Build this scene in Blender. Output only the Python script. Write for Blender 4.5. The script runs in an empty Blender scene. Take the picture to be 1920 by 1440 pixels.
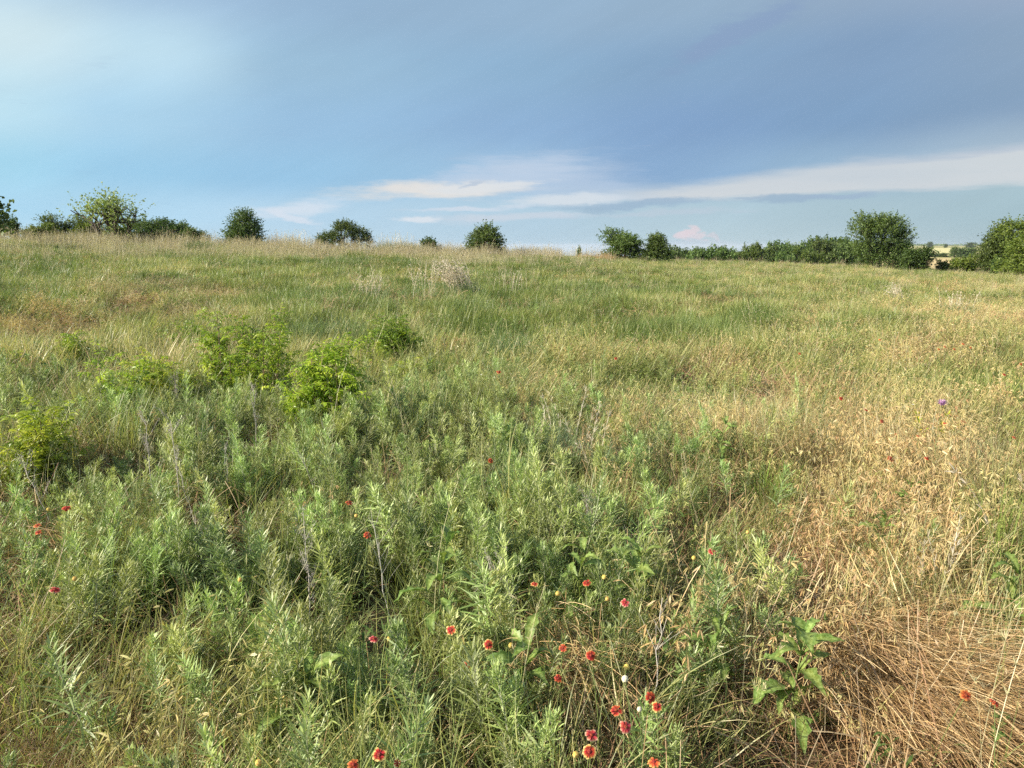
import bpy, math, random
import numpy as np
R = math.radians
PI = math.pi
scene = bpy.context.scene
col = scene.collection

# ------------------------------------------------------------------ camera
CAM_Z = 1.6
PITCH = math.atan(260/1450)
FPX = 1450.0                                   # focal length in pixels of the 1920 wide photograph
cd = bpy.data.cameras.new('camera'); cam = bpy.data.objects.new('camera', cd); col.objects.link(cam)
cam.location = (0, 0, CAM_Z); cam.rotation_euler = (PI/2-PITCH, 0, 0)
cd.sensor_width = 36; cd.lens = 36*FPX/1920; cd.clip_start = 0.05; cd.clip_end = 30000
scene.camera = cam

# ------------------------------------------------------------------ exposure
scene.view_settings.view_transform = 'Standard'; scene.view_settings.look = 'None'
scene.view_settings.gamma = 1; scene.view_settings.use_curve_mapping = False
EXPOSURE = 1.13                                # the photograph is exposed for the grass, not the sky
scene.view_settings.exposure = EXPOSURE
SUN_AZ, SUN_EL = -106.0, 31.0                  # degrees right of the view direction, above the horizon
SKY_STRENGTH = 0.1
SUN_STRENGTH = 5.0

# ------------------------------------------------------------------ sun
sd = bpy.data.lights.new('sun', 'SUN'); so = bpy.data.objects.new('sun', sd); col.objects.link(so)
sd.energy = SUN_STRENGTH; sd.angle = R(0.5); sd.color = (1.0, 0.91, 0.75)
so.rotation_euler = (PI/2-R(SUN_EL), 0, PI-R(SUN_AZ)+0.0)

# ------------------------------------------------------------------ node helper
def lin(c):
    c = np.array(c, float)/255
    return tuple(np.where(c <= 0.04045, c/12.92, ((c+0.055)/1.055)**2.4))
class E:
    """a float socket with arithmetic"""
    def __init__(s, nt, sock): s.nt, s.s = nt, sock
    def op(s, o, b=None, c=None):
        n = s.nt.nodes.new('ShaderNodeMath'); n.operation = o
        for i, v in enumerate((s, b, c)):
            if v is None: continue
            if isinstance(v, E): s.nt.links.new(v.s, n.inputs[i])
            else: n.inputs[i].default_value = v
        return E(s.nt, n.outputs[0])
    def __add__(s, b): return s.op('ADD', b)
    def __sub__(s, b): return s.op('SUBTRACT', b)
    def __mul__(s, b): return s.op('MULTIPLY', b)
    def __truediv__(s, b): return s.op('DIVIDE', b)
    def smooth(s, a, b, lo=0.0, hi=1.0):
        n = s.nt.nodes.new('ShaderNodeMapRange'); n.interpolation_type = 'SMOOTHSTEP'
        s.nt.links.new(s.s, n.inputs['Value'])
        for nm, v in (('From Min', a), ('From Max', b), ('To Min', lo), ('To Max', hi)):
            if isinstance(v, E): s.nt.links.new(v.s, n.inputs[nm])
            else: n.inputs[nm].default_value = v
        return E(s.nt, n.outputs['Result'])
def ramp(nt, fac, stops, interp='LINEAR'):
    n = nt.nodes.new('ShaderNodeValToRGB'); cr = n.color_ramp; cr.interpolation = interp
    while len(cr.elements) > 1: cr.elements.remove(cr.elements[-1])
    stops = sorted(stops, key=lambda a: a[0])
    cr.elements[0].position = stops[0][0]; cr.elements[0].color = (*stops[0][1], 1)
    for p, c in stops[1:]:
        e = cr.elements.new(p); e.color = (*c, 1)
    if isinstance(fac, E): nt.links.new(fac.s, n.inputs[0])
    else: nt.links.new(fac, n.inputs[0])
    return n.outputs[0]
def mixc(nt, fac, a, b, blend='MIX'):
    n = nt.nodes.new('ShaderNodeMix'); n.data_type = 'RGBA'; n.blend_type = blend
    for sock, v in ((n.inputs[0], fac), (n.inputs[6], a), (n.inputs[7], b)):
        if isinstance(v, E): nt.links.new(v.s, sock)
        elif isinstance(v, bpy.types.NodeSocket): nt.links.new(v, sock)
        elif isinstance(v, (int, float)): sock.default_value = v
        else: sock.default_value = (*v, 1)
    return n.outputs[2]
def noise(nt, vec, scale, detail=3, rough=0.55):
    n = nt.nodes.new('ShaderNodeTexNoise'); n.inputs['Scale'].default_value = scale
    n.inputs['Detail'].default_value = detail; n.inputs['Roughness'].default_value = rough
    if vec is not None: nt.links.new(vec, n.inputs['Vector'])
    return n.outputs['Fac'] if 'Fac' in n.outputs else n.outputs[0]

def px_dir(px, py):
    x = (np.asarray(px, float)-960)/FPX; y = (720-np.asarray(py, float))/FPX
    f = math.cos(PITCH)+y*math.sin(PITCH); u = y*math.cos(PITCH)-math.sin(PITCH)
    return x, f, u
def px_azel(px, py):
    x, f, u = px_dir(px, py)
    return np.degrees(np.arctan2(x, f)), np.degrees(np.arctan2(u, np.hypot(x, f)))

# ------------------------------------------------------------------ sky: storm sheet over a clear horizon
def make_sky():
    w = bpy.data.worlds.new('World'); scene.world = w; w.use_nodes = True
    nt = w.node_tree; nt.nodes.clear(); L = nt.links
    sky = nt.nodes.new('ShaderNodeTexSky'); sky.sky_type = 'NISHITA'; sky.sun_disc = False
    sky.sun_elevation = R(SUN_EL); sky.sun_rotation = R(SUN_AZ)
    tc = nt.nodes.new('ShaderNodeTexCoord'); sep = nt.nodes.new('ShaderNodeSeparateXYZ')
    L.new(tc.outputs['Generated'], sep.inputs[0])
    X, Y, Z = (E(nt, sep.outputs[i]) for i in range(3))
    az0 = X.op('ARCTAN2', Y)*(180/PI); el0 = Z.op('ARCSINE')*(180/PI)
    def vec(a, b, c=0.0):
        n = nt.nodes.new('ShaderNodeCombineXYZ')
        for i, v in enumerate((a, b, c)):
            if isinstance(v, E): L.new(v.s, n.inputs[i])
            else: n.inputs[i].default_value = v
        return n.outputs[0]
    wisp = E(nt, noise(nt, vec(az0*0.20, el0*1.7, 13.0), 1.0, 9, 0.68))-0.5
    soft = E(nt, noise(nt, vec(az0*0.045, el0*0.10), 1.0, 3, 0.5))-0.5
    az = az0+soft*7.0
    el = el0+soft*1.6
    streak = E(nt, noise(nt, vec(az0*0.11, el0*0.75, 3.1), 1.0, 6, 0.6))-0.5
    fine = E(nt, noise(nt, vec(az0*0.55, el0*1.1, 7.7), 1.0, 5, 0.62))-0.5
    w1 = E(nt, noise(nt, vec(az0*0.16, el0*0.5, 11.0), 1.0, 4, 0.6))-0.5
    w2 = E(nt, noise(nt, vec(az0*0.16, el0*0.5, 23.0), 1.0, 5, 0.65))-0.5
    k = 1.0/SKY_STRENGTH/2**EXPOSURE
    A = (az+40)*(1/80)
    rows = [  # photo row, [(photo column, sRGB)]
        (20,  [(0, (180, 206, 233)), (250, (164, 191, 225)), (600, (150, 178, 213)), (960, (150, 177, 211)), (1300, (150, 174, 206)), (1600, (148, 168, 200)), (1920, (155, 169, 200))]),
        (130, [(0, (208, 228, 243)), (250, (190, 218, 241)), (550, (156, 188, 221)), (960, (142, 174, 211)), (1300, (136, 165, 204)), (1600, (131, 157, 196)), (1920, (140, 162, 195))]),
        (240, [(0, (190, 222, 244)), (250, (172, 208, 239)), (600, (152, 187, 225)), (960, (143, 175, 217)), (1300, (131, 161, 206)), (1600, (128, 157, 198)), (1920, (134, 158, 193))]),
        (330, [(0, (166, 212, 242)), (250, (158, 202, 238)), (550, (152, 193, 231)), (960, (158, 190, 226)), (1200, (138, 169, 212)), (1600, (150, 178, 210)), (1920, (172, 195, 213))]),
        (400, [(0, (172, 212, 243)), (300, (178, 212, 242)), (600, (180, 208, 236)), (960, (178, 203, 228)), (1250, (176, 198, 218)), (1600, (171, 193, 211)), (1920, (166, 189, 206))]),
        (462, [(0, (192, 220, 243)), (500, (186, 210, 234)), (960, (180, 203, 226)), (1350, (182, 201, 217)), (1920, (172, 191, 205))]),
    ]
    prev = None; prev_el = None
    for py, stops in rows[::-1]:
        e_mid = float(px_azel(960, py)[1])
        st = []
        for px, c in stops:
            a = float(px_azel(px, py)[0]); st.append(((a+40)/80, lin((c[0]+1, c[1]+4, c[2]-3))))
        c = ramp(nt, A, st, 'EASE')
        if prev is None: prev = c
        else: prev = mixc(nt, el.smooth(prev_el, e_mid), prev, c)
        prev_el = e_mid
    cloud = prev
    # faint fibres in the sheet
    ca_, sa_ = math.cos(R(24)), math.sin(R(24))
    fib = E(nt, noise(nt, vec((az0*ca_+el0*sa_)*0.05, (el0*ca_-az0*sa_)*0.30, 5.5), 1.0, 7, 0.62))-0.5
    hs = nt.nodes.new('ShaderNodeHueSaturation'); L.new((fib*0.22+1.0).s, hs.inputs['Value']); hs.inputs['Saturation'].default_value = 1.0
    L.new(cloud, hs.inputs['Color']); cloud = hs.outputs[0]
    # overhead the sheet thins and brightens
    cloud = mixc(nt, el0.smooth(16.5, 60), cloud, lin((166, 186, 212)))
    def curve(pts):          # photo points -> elevation as a function of azimuth
        st = []
        for px, py in pts:
            a, e = px_azel(px, py); st.append(((float(a)+40)/80, (float(e)/20,)*3))
        r = ramp(nt, (az0+40)*(1/80), st)
        n = nt.nodes.new('ShaderNodeRGBToBW'); L.new(r, n.inputs[0])
        return E(nt, n.outputs[0])*20
    # bright band under the edge of the sheet, right
    up = curve([(1100, 366), (1250, 360), (1400, 340), (1600, 311), (1750, 300), (1920, 278)])
    lo = curve([(1100, 372), (1250, 378), (1400, 371), (1600, 362), (1920, 346)])
    e2 = el0+streak*0.4+wisp*1.0
    m = e2.smooth(lo-0.22, lo+0.35)*(E(nt, e2.smooth(up-0.25, up+0.75).s)*-1+1)
    m = m*az0.smooth(3.0, 12.0)*(streak*0.5+0.92)
    cloud = mixc(nt, m*0.92, cloud, lin((211, 216, 220)))
    glow = (el0-up).smooth(0.0, 3.2, 0.55, 0.0)*e2.smooth(up-0.3, up+0.1)*az0.smooth(18, 32)
    cloud = mixc(nt, glow*0.7, cloud, lin((168, 184, 208)))
    def blob(px, py, rx, ry, c, amt, rot=0.0, grain=None, gk=0.9, lo=0.25, hi=0.8):
        nonlocal cloud
        a, e = (float(v) for v in px_azel(px, py)); d = 26.5   # photo pixels per degree, near the horizon
        ca, sa = math.cos(R(rot)), math.sin(R(rot))
        dx, dy = az0-a, el0-e
        dx = dx+w1*6.0; dy = dy+w2*1.3
        u = (dx*ca+dy*sa)*(d/rx); v = (dy*ca-dx*sa)*(d/ry)
        g = ((u*u+v*v)*-0.7).op('EXPONENT')
        if grain is not None: g = g+grain*gk*0.6+wisp*1.1
        msk = g.smooth(lo-0.03, hi+0.06)*amt
        cloud = mixc(nt, msk, cloud, lin(c))
    W = (222, 227, 231)
    blob(1050, 338, 150, 42, (190, 206, 227), 0.6, -4, streak, 0.5, 0.2, 0.9)
    blob(940, 330, 150, 26, (196, 211, 230), 0.6, 8, streak, 0.6, 0.2, 0.9)
    blob(820, 356, 170, 15, (229, 226, 222), 0.95, 2, streak, 0.9, 0.25, 0.9)
    blob(900, 350, 110, 11, W, 0.8, 3, streak, 1.1, 0.3, 0.85)
    blob(1060, 374, 110, 11, (215, 224, 232), 0.9, 3, streak, 0.8)
    blob(560, 389, 90, 15, (214, 226, 238), 0.85, 6, streak, 1.1, 0.25, 0.9)
    blob(540, 405, 45, 6, (216, 226, 238), 0.8, -22, fine, 0.6)
    blob(890, 391, 100, 5, (208, 220, 233), 0.9, 2, fine, 0.5)
    blob(950, 407, 140, 8, (203, 214, 226), 0.8, 1, streak, 0.9)
    blob(785, 412, 36, 5, (220, 228, 236), 0.9, 3, fine, 0.5)
    blob(1180, 384, 140, 8, (158, 184, 207), 0.85, 2, fine, 0.9)
    blob(1095, 394, 45, 8, (160, 186, 207), 0.7, 0, fine, 0.9)
    blob(1250, 398, 130, 6, (188, 204, 218), 0.7, 2, streak, 0.9)
    blob(1470, 371, 70, 6, (158, 183, 204), 0.9, 1, fine, 0.9)
    blob(1560, 366, 60, 3.5, (160, 183, 206), 0.8, 2, fine, 0.7)
    blob(1385, 369, 26, 3, (165, 186, 206), 0.7, 2, fine, 0.6)
    blob(1380, 60, 100, 17, (138, 162, 196), 0.75, 24, streak, 0.5, 0.1, 0.7)
    blob(886, 343, 18, 4, (170, 190, 214), 0.6, 12, fine, 0.6)
    pk = (226, 213, 219)
    blob(1304, 431, 13, 13, pk, 0.8, 0, fine, 1.1, 0.35, 0.75)
    blob(1297, 441, 15, 9, pk, 0.7, 0, fine, 1.1, 0.35, 0.75)
    blob(1325, 443, 13, 8, pk, 0.7, 0, fine, 1.1, 0.35, 0.75)
    blob(1352, 442, 10, 8, (214, 209, 217), 0.6, 0, fine, 0.9, 0.35, 0.75)
    blob(1330, 455, 60, 8, (196, 206, 220), 0.5, 0, fine, 0.7, 0.2, 0.8)
    # scale to physical units, then the sheet ends behind the camera, on the sunny side, in clear sky
    vm = nt.nodes.new('ShaderNodeVectorMath'); vm.operation = 'SCALE'; L.new(cloud, vm.inputs[0]); vm.inputs[3].default_value = k
    fade = (az0.op('ABSOLUTE')+streak*60).smooth(70, 125)
    low = el0.smooth(20, 55, 1.0, 0.0)
    out = mixc(nt, fade*low, vm.outputs[0], sky.outputs[0])
    bg = nt.nodes.new('ShaderNodeBackground'); bg.inputs[1].default_value = SKY_STRENGTH
    L.new(out, bg.inputs[0])
    o = nt.nodes.new('ShaderNodeOutputWorld'); L.new(bg.outputs[0], o.inputs[0])
    w.cycles.sampling_method = 'MANUAL'; w.cycles.sample_map_resolution = 512
make_sky()
scene.cycles.use_denoising = False; scene.cycles.adaptive_threshold = 0.02
scene.cycles.max_bounces = 8; scene.cycles.diffuse_bounces = 3; scene.cycles.transmission_bounces = 4
scene.cycles.transparent_max_bounces = 6
scene.cycles.sample_clamp_indirect = 4

# ------------------------------------------------------------------ numbers
rng = np.random.default_rng(7); random.seed(7)
def hash2(ix, iy, s):
    h = (ix*374761393+iy*668265263+s*974634777) & 0x7fffffff
    h = ((h ^ (h >> 13))*1274126177) & 0x7fffffff
    return ((h ^ (h >> 16)) & 0xffff)/65535.0
def vnoise(x, y, s=0):
    x = np.asarray(x, float); y = np.asarray(y, float)
    ix = np.floor(x).astype(np.int64); iy = np.floor(y).astype(np.int64); fx = x-ix; fy = y-iy
    fx = fx*fx*(3-2*fx); fy = fy*fy*(3-2*fy)
    a = hash2(ix, iy, s); b = hash2(ix+1, iy, s); c = hash2(ix, iy+1, s); d = hash2(ix+1, iy+1, s)
    return (a*(1-fx)+b*fx)*(1-fy)+(c*(1-fx)+d*fx)*fy
def fbm(x, y, s=0, o=3):
    v = 0; a = 0.5; t = 0
    for i in range(o):
        v = v+a*vnoise(np.asarray(x)*2**i, np.asarray(y)*2**i, s+i*17); t += a; a *= 0.5
    return v/t
def sst(a, b, x):
    t = np.clip((x-a)/(b-a), 0, 1); return t*t*(3-2*t)

# ------------------------------------------------------------------ terrain
CREST = [(-300, 444), (0, 449), (400, 457), (500, 464), (800, 472), (950, 478), (1100, 480), (1250, 487), (1450, 494), (1600, 499), (1700, 505), (1900, 514), (2300, 520)]
_ca = np.array([float(px_azel(p, y)[0]) for p, y in CREST]); _ce = np.array([float(px_azel(p, y)[1]) for p, y in CREST])
RC = 56.0
def terrain(x, y):
    x = np.asarray(x, float); y = np.asarray(y, float)
    r = np.hypot(x, y); a = np.degrees(np.arctan2(x, y))
    e = np.interp(a, _ca, _ce)
    zc = CAM_Z+RC*np.tan(np.radians(e))-0.35
    zc = zc*(1-sst(60, 150, np.abs(a)))
    t = r/RC
    z = zc*np.clip(t, 0, 1)**1.25
    over = np.clip(r-RC-3, 0, None)
    z = z-np.where(over < 20, 0.0016*over**2, 0.64+0.064*(over-20))
    far = np.interp(a, [20, 26], [-8.0, -4.2])+sst(250, 3200, r)*np.interp(a, [3, 13, 22, 26], [-46.0, -32.0, -14.0, 4.5])-np.clip(r-3200, 0, None)*np.interp(a, [13, 24], [0.0125, 0.0])
    kk = sst(60, 260, r)
    z = np.where(r > RC, np.maximum(z, far*1.0-0.0) if False else z*(1-kk)+far*kk, z)
    w = np.exp(-(r/90)**2)*sst(0.5, 3, r)
    z = z+w*(0.34*(fbm(x*0.55, y*0.55, 5)-0.5)+0.40*(fbm(x*0.12, y*0.12, 9, 2)-0.5)*sst(4, 14, r))
    return z
def at(px, py, h=0.0):
    """ground point seen at a photo pixel (h: that far above the ground)"""
    x, f, u = px_dir(px, py)
    s = np.geomspace(0.8, 90, 1500)
    d = CAM_Z+s*u-(terrain(s*x, s*f)+h)
    i = np.argmax(d < 0) if (d < 0).any() else len(s)-1
    s0 = s[max(i-1, 0)]; d0 = d[max(i-1, 0)]; d1 = d[i]
    ss = s0+(s[i]-s0)*(d0/(d0-d1) if d0 != d1 else 0)
    return ss*x, ss*f
def polar(px, dist):
    a = R(float(px_azel(px, 480)[0])); return dist*math.sin(a), dist*math.cos(a)
def proj(x, y, z):
    dy = y*math.cos(PITCH)-(z-CAM_Z)*math.sin(PITCH); dz = (z-CAM_Z)*math.cos(PITCH)+y*math.sin(PITCH)
    dy = np.maximum(dy, 0.05)
    return 960+FPX*x/dy, 720-FPX*dz/dy

# ------------------------------------------------------------------ object helpers
def tag(o, label=None, cat=None, group=None, kind=None):
    for k_, v in (('label', label), ('category', cat), ('group', group), ('kind', kind)):
        if v is not None: o[k_] = v
    return o
def empty(name, loc, rz=0.0, sc=1.0):
    o = bpy.data.objects.new(name, None); col.objects.link(o); o.location = loc
    o.rotation_euler = (0, 0, rz); o.scale = (sc,)*3; o.empty_display_size = 0.05
    return o
class MB:
    """collects quads with a per-face random number and a 0..1 'along' value per vertex"""
    def __init__(s): s.V, s.F, s.M, s.N, s.T, s.n = [], [], [], [], [], 0
    def add(s, V, F, rnd, T, m=0):
        V = np.asarray(V, float).reshape(-1, 3); F = np.asarray(F, np.int64).reshape(-1, 4)
        s.V.append(V); s.F.append(F+s.n); s.n += len(V)
        s.N.append(np.broadcast_to(rnd, (len(F),))); s.T.append(np.asarray(T, float).reshape(-1)); s.M.append(np.full(len(F), m))
    def mesh(s, name, mats, smooth=True):
        V = np.concatenate(s.V); F = np.concatenate(s.F)
        me = bpy.data.meshes.new(name)
        me.vertices.add(len(V)); me.vertices.foreach_set('co', V.astype(np.float32).ravel())
        me.loops.add(F.size); me.loops.foreach_set('vertex_index', F.astype(np.int32).ravel())
        me.polygons.add(len(F)); me.polygons.foreach_set('loop_start', np.arange(0, F.size, 4, dtype=np.int32))
        me.polygons.foreach_set('material_index', np.concatenate(s.M).astype(np.int32))
        me.polygons.foreach_set('use_smooth', np.full(len(F), smooth))
        a = me.attributes.new('rnd', 'FLOAT', 'FACE'); a.data.foreach_set('value', np.concatenate(s.N).astype(np.float32))
        a = me.attributes.new('along', 'FLOAT', 'POINT'); a.data.foreach_set('value', np.concatenate(s.T).astype(np.float32))
        me.update(calc_edges=True); me.validate()
        for m in (mats if isinstance(mats, (list, tuple)) else [mats]): me.materials.append(m)
        return me
    def build(s, name, mats, parent=None, smooth=True):
        o = bpy.data.objects.new(name, s.mesh(name, mats, smooth)); col.objects.link(o)
        if parent is not None: o.parent = parent
        return o
def obj(name, me, parent=None):
    o = bpy.data.objects.new(name, me); col.objects.link(o); o.parent = parent; return o
def unit(v): return v/np.maximum(np.linalg.norm(v, axis=-1, keepdims=True), 1e-9)
def arcs(base, az, th0, bend, length, k, power=1.0):
    """n curved lines: start tilted th0 from the vertical towards az, bending over by bend"""
    n = len(az); t = np.linspace(0, 1, k)
    th = th0[:, None]+bend[:, None]*t[None, :]**power
    seg = (length/(k-1))[:, None]
    dh = np.sin(th)*seg; dz = np.cos(th)*seg
    dh = np.concatenate([np.zeros((n, 1)), np.cumsum(dh[:, :-1], 1)], 1); dz = np.concatenate([np.zeros((n, 1)), np.cumsum(dz[:, :-1], 1)], 1)
    return base[:, None, :]+np.stack([dh*np.cos(az)[:, None], dh*np.sin(az)[:, None], dz], -1)
def ribbon(mb, P, W, S, rnd, m=0, T=None, fold=0.0):
    n, k, _ = P.shape
    W = np.broadcast_to(W, (n, k)); S = S if S.ndim == 3 else S[:, None, :]
    V = np.stack([P-S*W[..., None], P+S*W[..., None]], 2)
    b = (np.arange(n)*k*2)[:, None]+(np.arange(k-1)*2)[None, :]
    F = np.stack([b, b+1, b+3, b+2], -1).reshape(-1, 4)
    T = np.linspace(0, 1, k)[None, :] if T is None else T
    TT = np.repeat(np.broadcast_to(T, (n, k))[..., None], 2, -1)
    mb.add(V, F, np.repeat(np.broadcast_to(rnd, (n,)), k-1), TT, m)
def tube(mb, P, Rr, rnd, sides=4, m=0):
    n, k, _ = P.shape; Rr = np.broadcast_to(Rr, (n, k))
    D = unit(np.gradient(P, axis=1)); ref = np.where(np.abs(D[..., 2:3]) > 0.92, np.array([1., 0, 0]), np.array([0, 0, 1.]))
    A = unit(np.cross(D, ref)); B = np.cross(D, A)
    an = np.arange(sides)*2*PI/sides
    V = P[:, :, None, :]+Rr[..., None, None]*(A[:, :, None, :]*np.cos(an)[None, None, :, None]+B[:, :, None, :]*np.sin(an)[None, None, :, None])
    i = np.arange(n)[:, None, None]; j = np.arange(k-1)[None, :, None]; s_ = np.arange(sides)[None, None, :]
    b = i*k*sides+j*sides; q = (s_+1) % sides
    F = np.stack([b+s_, b+q, b+sides+q, b+sides+s_], -1).reshape(-1, 4)
    T = np.repeat(np.broadcast_to(np.linspace(0, 1, k)[None, :], (n, k))[..., None], sides, -1)
    mb.add(V, F, np.repeat(np.broadcast_to(rnd, (n,)), (k-1)*sides), T, m)
def U(a, b, n): return rng.uniform(a, b, n)
def disc(n, r):
    a = U(0, 2*PI, n); q = np.sqrt(U(0, 1, n))*r
    return np.stack([q*np.cos(a), q*np.sin(a), np.zeros(n)], 1)
def perp(az, tw=0.0):
    S = np.stack([-np.sin(az), np.cos(az), np.zeros_like(az)], -1)
    if np.any(tw): S = unit(S+np.asarray(tw)[:, None]*np.array([0, 0, 1.]))
    return S

# ------------------------------------------------------------------ materials
def veg(name, cols, transl=0.35, inst=False, base=None, rough=0.6, gloss=0.25, along=None, jitter=0.25, mottle=0.0, mottle_scale=60.0):
    """leaf or stalk material: colour by leaf, by plant and along the leaf"""
    m = bpy.data.materials.new(name); m.use_nodes = True; nt = m.node_tree; nt.nodes.clear(); L = nt.links
    def attr(n_, t_='GEOMETRY'):
        a = nt.nodes.new('ShaderNodeAttribute'); a.attribute_name = n_; a.attribute_type = t_; return a
    rnd = attr('rnd').outputs['Fac']
    if along is not None:
        c = ramp(nt, attr('along').outputs['Fac'], along)
        cc = ramp(nt, rnd, [(i/max(len(cols)-1, 1), x) for i, x in enumerate(cols)])
        c = mixc(nt, 1.0, c, cc, 'MULTIPLY')
    else:
        c = ramp(nt, rnd, [(i/max(len(cols)-1, 1), x) for i, x in enumerate(cols)])
    if inst: c = mixc(nt, 1.0, c, attr('tint', 'INSTANCER').outputs['Color'], 'MULTIPLY')
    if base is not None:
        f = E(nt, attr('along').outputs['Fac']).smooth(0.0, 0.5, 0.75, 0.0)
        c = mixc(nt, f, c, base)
    oi = nt.nodes.new('ShaderNodeObjectInfo')
    hs = nt.nodes.new('ShaderNodeHueSaturation')
    L.new((E(nt, oi.outputs['Random'])*(jitter*0.10)+(0.5-jitter*0.05)).s, hs.inputs['Hue'])
    r2 = (E(nt, oi.outputs['Random'])*7.13).op('FRACT')
    L.new((r2*jitter*1.2+(1-jitter*0.6)).s, hs.inputs['Value'])
    L.new(c, hs.inputs['Color']); c = hs.outputs[0]
    if mottle > 0:
        g = nt.nodes.new('ShaderNodeNewGeometry')
        h2 = nt.nodes.new('ShaderNodeHueSaturation'); nz = E(nt, noise(nt, g.outputs['Position'], mottle_scale, 4, 0.7))
        L.new(nz.smooth(0.3, 0.7, 1-mottle, 1+mottle).s, h2.inputs['Value']); L.new(nz.smooth(0.3, 0.7, 1.0, 0.8).s, h2.inputs['Saturation']); L.new(c, h2.inputs['Color']); c = h2.outputs[0]
    p = nt.nodes.new('ShaderNodeBsdfPrincipled'); L.new(c, p.inputs['Base Color']); p.inputs['Roughness'].default_value = rough
    p.inputs['Specular IOR Level'].default_value = gloss
    out = nt.nodes.new('ShaderNodeOutputMaterial')
    if transl > 0:
        t = nt.nodes.new('ShaderNodeBsdfTranslucent')
        L.new(mixc(nt, 1.0, c, (1.0, 1.03, 0.65), 'MULTIPLY'), t.inputs['Color'])
        mx = nt.nodes.new('ShaderNodeMixShader'); mx.inputs[0].default_value = transl
        L.new(p.outputs[0], mx.inputs[1]); L.new(t.outputs[0], mx.inputs[2]); L.new(mx.outputs[0], out.inputs[0])
    else: L.new(p.outputs[0], out.inputs[0])
    return m
ONE = [(0.7, 0.72, 0.75), (0.95, 1.0, 1.0), (1.2, 1.1, 1.1), (1.5, 1.25, 1.2)]
M = {}
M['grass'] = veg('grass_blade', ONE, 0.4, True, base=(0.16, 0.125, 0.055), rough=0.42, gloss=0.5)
M['straw'] = veg('straw', [(0.75, 0.7, 0.65), (1, 1, 1), (1.25, 1.25, 1.2)], 0.3, True, rough=0.45, gloss=0.5)
M['thatch'] = veg('thatch', [(0.15, 0.08, 0.04), (0.27, 0.16, 0.08), (0.38, 0.25, 0.135), (0.48, 0.38, 0.25)], 0.2, rough=0.6)
M['sage'] = veg('sage_leaf', [(0.13, 0.185, 0.045), (0.23, 0.30, 0.08), (0.335, 0.40, 0.135), (0.49, 0.54, 0.29)], 0.33, rough=0.45, gloss=0.45, jitter=0.6)
M['sage_stem'] = veg('sage_stem', [(0.3, 0.31, 0.2), (0.42, 0.42, 0.3)], 0.0, rough=0.7)
M['forb'] = veg('forb_leaf', [(0.08, 0.14, 0.035), (0.14, 0.21, 0.055), (0.24, 0.31, 0.10)], 0.4, rough=0.45)
M['shrub'] = veg('shrub_leaf', [(0.11, 0.18, 0.018), (0.22, 0.32, 0.026), (0.36, 0.45, 0.04), (0.50, 0.53, 0.07)], 0.45, rough=0.4, gloss=0.35, jitter=0.2)
M['shrub_dark'] = veg('shrub_dark_leaf', [(0.10, 0.17, 0.018), (0.18, 0.26, 0.026), (0.29, 0.36, 0.04)], 0.45, rough=0.4, gloss=0.35, jitter=0.2)
M['wood'] = veg('shrub_wood', [(0.16, 0.10, 0.06), (0.25, 0.18, 0.12)], 0.0, rough=0.8)
M['grey_wood'] = veg('grey_stalk', [(0.30, 0.27, 0.23), (0.48, 0.44, 0.39), (0.6, 0.55, 0.48)], 0.0, rough=0.8)
M['fluff'] = veg('dry_flower_head', [(0.26, 0.23, 0.21), (0.38, 0.35, 0.32)], 0.3, rough=0.9)
M['broad'] = veg('broad_leaf', [(0.08, 0.15, 0.02), (0.145, 0.235, 0.033), (0.23, 0.31, 0.055)], 0.35, rough=0.45, gloss=0.3, mottle=0.4, mottle_scale=90)
M['petal'] = veg('petal', [(0.85, 0.9, 0.9), (1.1, 1.05, 1.0)], 0.3, rough=0.6, along=[(0.0, (0.20, 0.010, 0.018)), (0.45, (0.46, 0.04, 0.025)), (0.68, (0.60, 0.11, 0.05)), (0.82, (0.72, 0.42, 0.14)), (1.0, (0.80, 0.62, 0.26))])
M['petal_red'] = veg('petal_red', [(0.85, 0.9, 0.9), (1.1, 1.05, 1.0)], 0.3, rough=0.6, along=[(0.0, (0.16, 0.007, 0.012)), (0.7, (0.42, 0.045, 0.022)), (0.88, (0.55, 0.12, 0.05)), (1.0, (0.62, 0.30, 0.12))])
M['petal_pink'] = veg('petal_pink', [(0.85, 0.9, 0.9), (1.1, 1.05, 1.0)], 0.3, rough=0.6, along=[(0.0, (0.28, 0.01, 0.03)), (0.6, (0.52, 0.06, 0.06)), (0.85, (0.66, 0.22, 0.16)), (1.0, (0.78, 0.56, 0.40))])
M['petal_orange'] = veg('petal_orange', [(0.85, 0.9, 0.9), (1.1, 1.05, 1.0)], 0.3, rough=0.6, along=[(0.0, (0.36, 0.03, 0.02)), (0.6, (0.54, 0.10, 0.04)), (1.0, (0.70, 0.32, 0.10))])
M['disc'] = veg('flower_disc', [(0.10, 0.012, 0.012), (0.20, 0.03, 0.02), (0.34, 0.09, 0.02)], 0.0, rough=0.9)
M['ball'] = veg('seed_ball', [(0.38, 0.24, 0.05), (0.52, 0.36, 0.09), (0.60, 0.46, 0.18)], 0.0, rough=0.9)
M['ball_pale'] = veg('seed_ball_pale', [(0.48, 0.44, 0.30), (0.62, 0.58, 0.42)], 0.0, rough=0.9)
M['stem'] = veg('flower_stem', [(0.12, 0.17, 0.05), (0.2, 0.24, 0.08)], 0.1)
M['purple'] = veg('purple_floret', [(0.50, 0.26, 0.56), (0.66, 0.44, 0.70)], 0.3)
M['white'] = veg('white_floret', [(0.6, 0.6, 0.55), (0.75, 0.75, 0.7)], 0.3)
M['yellow'] = veg('yellow_floret', [(0.62, 0.42, 0.03), (0.75, 0.55, 0.06)], 0.3)
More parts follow.
